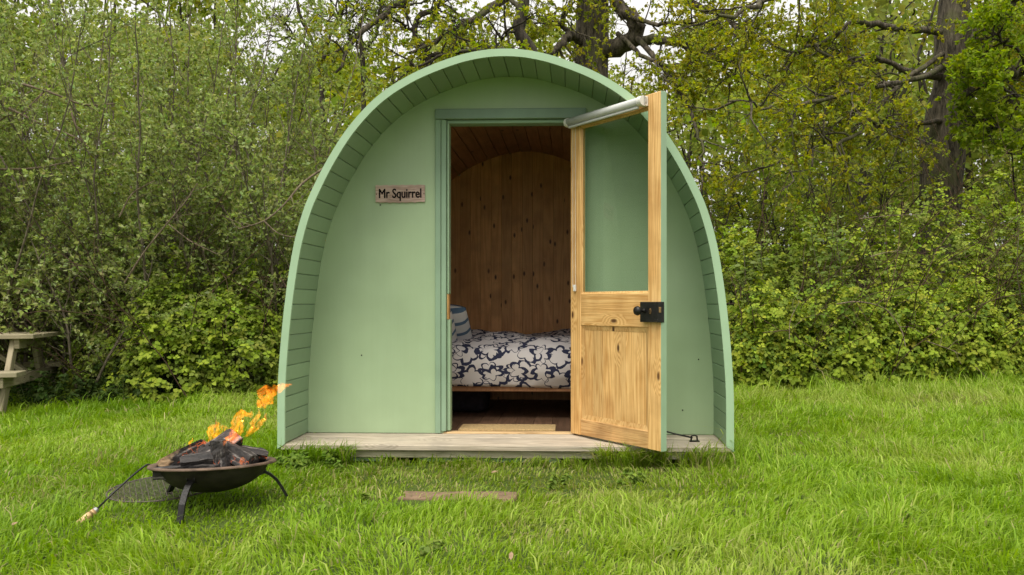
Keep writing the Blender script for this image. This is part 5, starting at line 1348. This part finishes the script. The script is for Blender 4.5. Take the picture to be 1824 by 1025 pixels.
P_, N__, C_, TR = [], [], [], []
for k in range(185):
    d = random.uniform(17, 42); px = random.uniform(-250, 2080); x = (px - PX) / FPX * d; zb = float(ground_z(x, d))
    right = px > 1180
    top = np.interp(px, [0, 400, 470, 560, 720, 860, 1000, 1250, 1400, 1824], [-110, -80, 100, 110, 75, 45, 40, 30, -40, -110])   # treetops of the photograph's skyline
    H_ = ((PY - top) / FPX * d + CAMZ - zb) * random.uniform(.72, 1.04)
    cols = FAR if random.random() < .65 else (UNDER + FRESH[:1] if right else UNDER + OAK[:1])
    for j in range(4):
        r = random.uniform(1.0, 1.7) * (1.15 - .15 * j)
        c = (x + random.uniform(-.9, .9), d + random.uniform(-.8, .8), zb + min(H_ * (0.28 + .22 * j), H_ - .8 * r))
        a, b_, c_ = blob_leaves(c, (r, r, r * .85), 225, cols, .1, .25); P_.append(a); N__.append(b_); C_.append(c_)
    TR.append(grow(np.array([[x, d, zb]]), [(random.gauss(0, .08), 0, 1)], [H_ * .95], 10, .04))
P_, N__, C_ = map(np.concatenate, (P_, N__, C_))
wd = empty('woodland', (0, 0, 0)); tag(wd, 'dense spring woodland closing the view behind everything', 'woodland', kind='stuff')
leaves('canopy', P_, norm(np.cross(N__, RNG.normal(0, 1, N__.shape))), N__, R(.11, .24, len(P_)), .75, C_, LM, wd)
TR = np.concatenate(TR); tb2 = children(TR, 6, .25, 1, 30, 60, 1, 2.4, 4, .12)
tr_ = tubes('trunks', [(TR, taper(TR, R(.06, .14, len(TR)), .02), 6), (tb2, taper(tb2, .025, .006), 4)], BK_D, wd); tr_['kind'] = 'stuff'

# ------------------------------------------------------------------ grass
def in_pod(x, y, m=0.0):
    dx, dy = x - POD_O.x, y - POD_O.y; c, s = math.cos(PHI), math.sin(PHI)
    u = c * dx - s * dy; v = s * dx + c * dy
    return (np.abs(u - UC) < 1.285 + m) & (v > VF + 0.03 - m) & (v < VB + .2 + m), u, v
def grass():
    xs, ys = [], []
    for (y0, y1, dens) in ((1.9, 3.2, 8000), (3.2, 4.6, 7500), (4.6, 6.5, 5200), (6.5, 9.4, 3000)):
        xl, xr = -0.74 * y1 - .3, 0.67 * y1 + .3
        n = int((y1 - y0) * (xr - xl) * dens)
        x = R(xl, xr, n); y = R(y0, y1, n)
        ok = (x > -0.74 * y - .3) & (x < 0.67 * y + .3); xs.append(x[ok]); ys.append(y[ok])
    n = 34000; y = R(2.2, 9.4, n); sgn_ = RNG.random(n) < .5; off = .3 + 1.5 * RNG.random(n) ** 1.2
    xs.append(np.where(sgn_, -.74 * y - off, .67 * y + off)); ys.append(y)             # the field goes on to both sides
    # tall tufts against the platform: along its right half, at both corners and round the open door
    for (u0, u1, v0_, v1_, nt) in ((.15, .92, VF - .09, VF - .005, 1100), (.90, 1.10, VF - .05, VF + .9, 900), (-1.86, -1.66, VF - .02, VF + .9, 800), (-1.62, -1.25, VF - .08, VF - .01, 500), (-1.2, .15, VF - .06, VF - .005, 420)):
        cl = R(u0, u1, 26); uu = cl[RNG.integers(0, 26, nt)] + RNG.normal(0, .022, nt); vv = R(v0_, v1_, nt)
        xs.append(POD_O.x + math.cos(PHI) * uu + math.sin(PHI) * vv); ys.append(POD_O.y - math.sin(PHI) * uu + math.cos(PHI) * vv)
    x, y = np.concatenate(xs), np.concatenate(ys)
    tall = np.zeros(len(x), bool); tall[-3720:] = True; tall_mid = np.zeros(len(x), bool); tall_mid[-420:] = True
    tuft = fbm(x * 3.2 + 11, y * 3.2 + 4); fine = vnoise(x * 11 + 2, y * 11 + 8)
    inp, u, v = in_pod(x, y)
    # worn strip before the step, and the slab
    worn = np.clip(np.exp(-((u + .35) / .95) ** 4) * np.exp(-((v - VF + .42) / .42) ** 4) * (.55 + .9 * fbm(x * 4 + 9, y * 4 + 2)) + .45 * (fbm(x * 1.1 + 70, y * 1.1 + 8) > .66), 0, 1)
    sl = (np.abs(x - SLAB[0]) < .265 + .03 * np.sin(y * 60)) & (np.abs(y - SLAB[1] + .04) < .112 + .025 * vnoise(x * 14, y * 3))
    keep = ~inp & (~sl | (RNG.random(len(x)) < .09)) & (RNG.random(len(x)) < (.40 + .85 * tuft) * (1 - .40 * worn) + 2 * tall)
    x, y, tuft, fine, worn, u, v, tall, tall_mid = (a[keep] for a in (x, y, tuft, fine, worn, u, v, tall, tall_mid)); n = len(x)
    near_pod = np.exp(-np.clip(VF - v, 0, 9) / .07) * (np.abs(u - UC) < 1.38) * (v < VF + .1)
    ends = np.clip((np.abs(u - UC + .12) - .80) / .25, 0, 1)          # long grass only at the platform's ends
    bowl_near = np.maximum(np.exp(-(((x - FB.x) / .42) ** 4 + ((y - FB.y + .10) / .42) ** 4)), 0.9 * np.exp(-(((x + 1.82) / .27) ** 4 + ((y - 3.84) / .27) ** 4)))
    h = (.018 + .078 * tuft ** 1.7) * R(.5, 1.4, n) * (1 - .45 * worn) * (1 + near_pod * np.where(ends > 0, (2.2 + 2.6 * (u > UC)) * ends, .15) * R(.2, 1, n)) * (1 - .42 * bowl_near) + .007
    h *= np.where((RNG.random(n) < .06), 1.8, 1.0) * (1 + .35 * np.clip((x - 1.0) / 1.5, 0, 1))
    h *= np.where(y > 6.4, 1.35, 1.0) * (1 + .5 * np.clip((y - 7.2), 0, 1))
    h = np.where(tall, R(.06, .19, n) * np.where(tall_mid, .5, 1), h)
    # blades lean together in swathes
    sw = fbm(x * 1.4 + 50, y * 1.4 + 31) * 4 * math.pi; lean = np.stack([np.cos(sw), np.sin(sw)], 1) * (.22 + .5 * fine)[:, None] + RNG.normal(0, .50, (n, 2))
    base = np.stack([x, y, ground_z(x, y) - .004], 1)
    L3 = np.concatenate([lean, np.zeros((n, 1))], 1)
    wv = R(.0013, .0030, n) * (1 + .12 * y)
    an = R(0, math.pi, n); sd = np.stack([np.cos(an), np.sin(an), np.zeros(n)], 1) * wv[:, None]
    mid = base + (L3 * .30 + np.array([0, 0, .60])) * h[:, None]; tip = base + (L3 * .95 + np.array([0, 0, .95])) * h[:, None]
    tip[:, 2] = np.maximum(tip[:, 2] - np.linalg.norm(lean, axis=1) * h * .22, base[:, 2] + .004)
    V0 = np.stack([base - sd, base + sd, mid + sd * .85, mid - sd * .85, tip], 1).reshape(-1, 3)
    b0 = np.arange(n)[:, None] * 5
    flat = np.concatenate([b0 + np.array([0, 1, 2, 3])[None], b0 + np.array([3, 2, 4])[None]], 1).ravel()
    cols = np.array([(.175, .305, .016), (.235, .375, .022), (.270, .405, .032), (.350, .430, .080), (.420, .385, .165)])
    patch = fbm(x * .8 + 3, y * .8 + 14)
    w = np.where(RNG.random(n) < .03 + .30 * worn, 4, np.clip(((patch - .5) * 6.5 + 1.8 + RNG.normal(0, .8, n)).astype(int), 0, 3))
    c = cols[w] * (1 + RNG.normal(0, .14, (n, 1)))
    c = c * (1 - .35 * worn[:, None]) + np.array([.23, .25, .055]) * .35 * worn[:, None]
    c = np.clip(c, .01, .6)
    me = np_mesh('grass', V0, flat, np.tile([4, 3], n), np.repeat(c, 5, 0))
    return tag(link_mesh('grass', me, GM), 'rough green spring grass of the camping field', 'grass', kind='stuff')
grass()
# dry leaves lying in the grass
for (px, py) in ((25, 935), (910, 992), (1700, 770), (560, 1018), (1745, 952), (880, 842)):
    p = ground_at(px, py, .045); bm = bmesh.new()
    pr = [(-.015, 0), (-.008, .007), (.003, .009), (.016, .001), (.006, -.007), (-.007, -.006)]
    t = [bm.verts.new((x_, y_, .006 * math.sin(x_ * 90) + .004 + .2 * abs(y_))) for x_, y_ in pr]; b_ = [bm.verts.new((v_.co.x, v_.co.y, v_.co.z - .001)) for v_ in t]
    bm.faces.new(t); bm.faces.new(b_[::-1])
    for k in range(6): bm.faces.new((t[k], b_[k], b_[(k + 1) % 6], t[(k + 1) % 6]))
    tag(from_bm('dry_leaf', bm, M['dry'], None, loc=p, rot=(random.uniform(-.5, .5), random.uniform(-.5, .5), random.uniform(0, 6))), 'curled tan dry leaf lying on the grass', 'leaf', 'dry leaves on the grass')
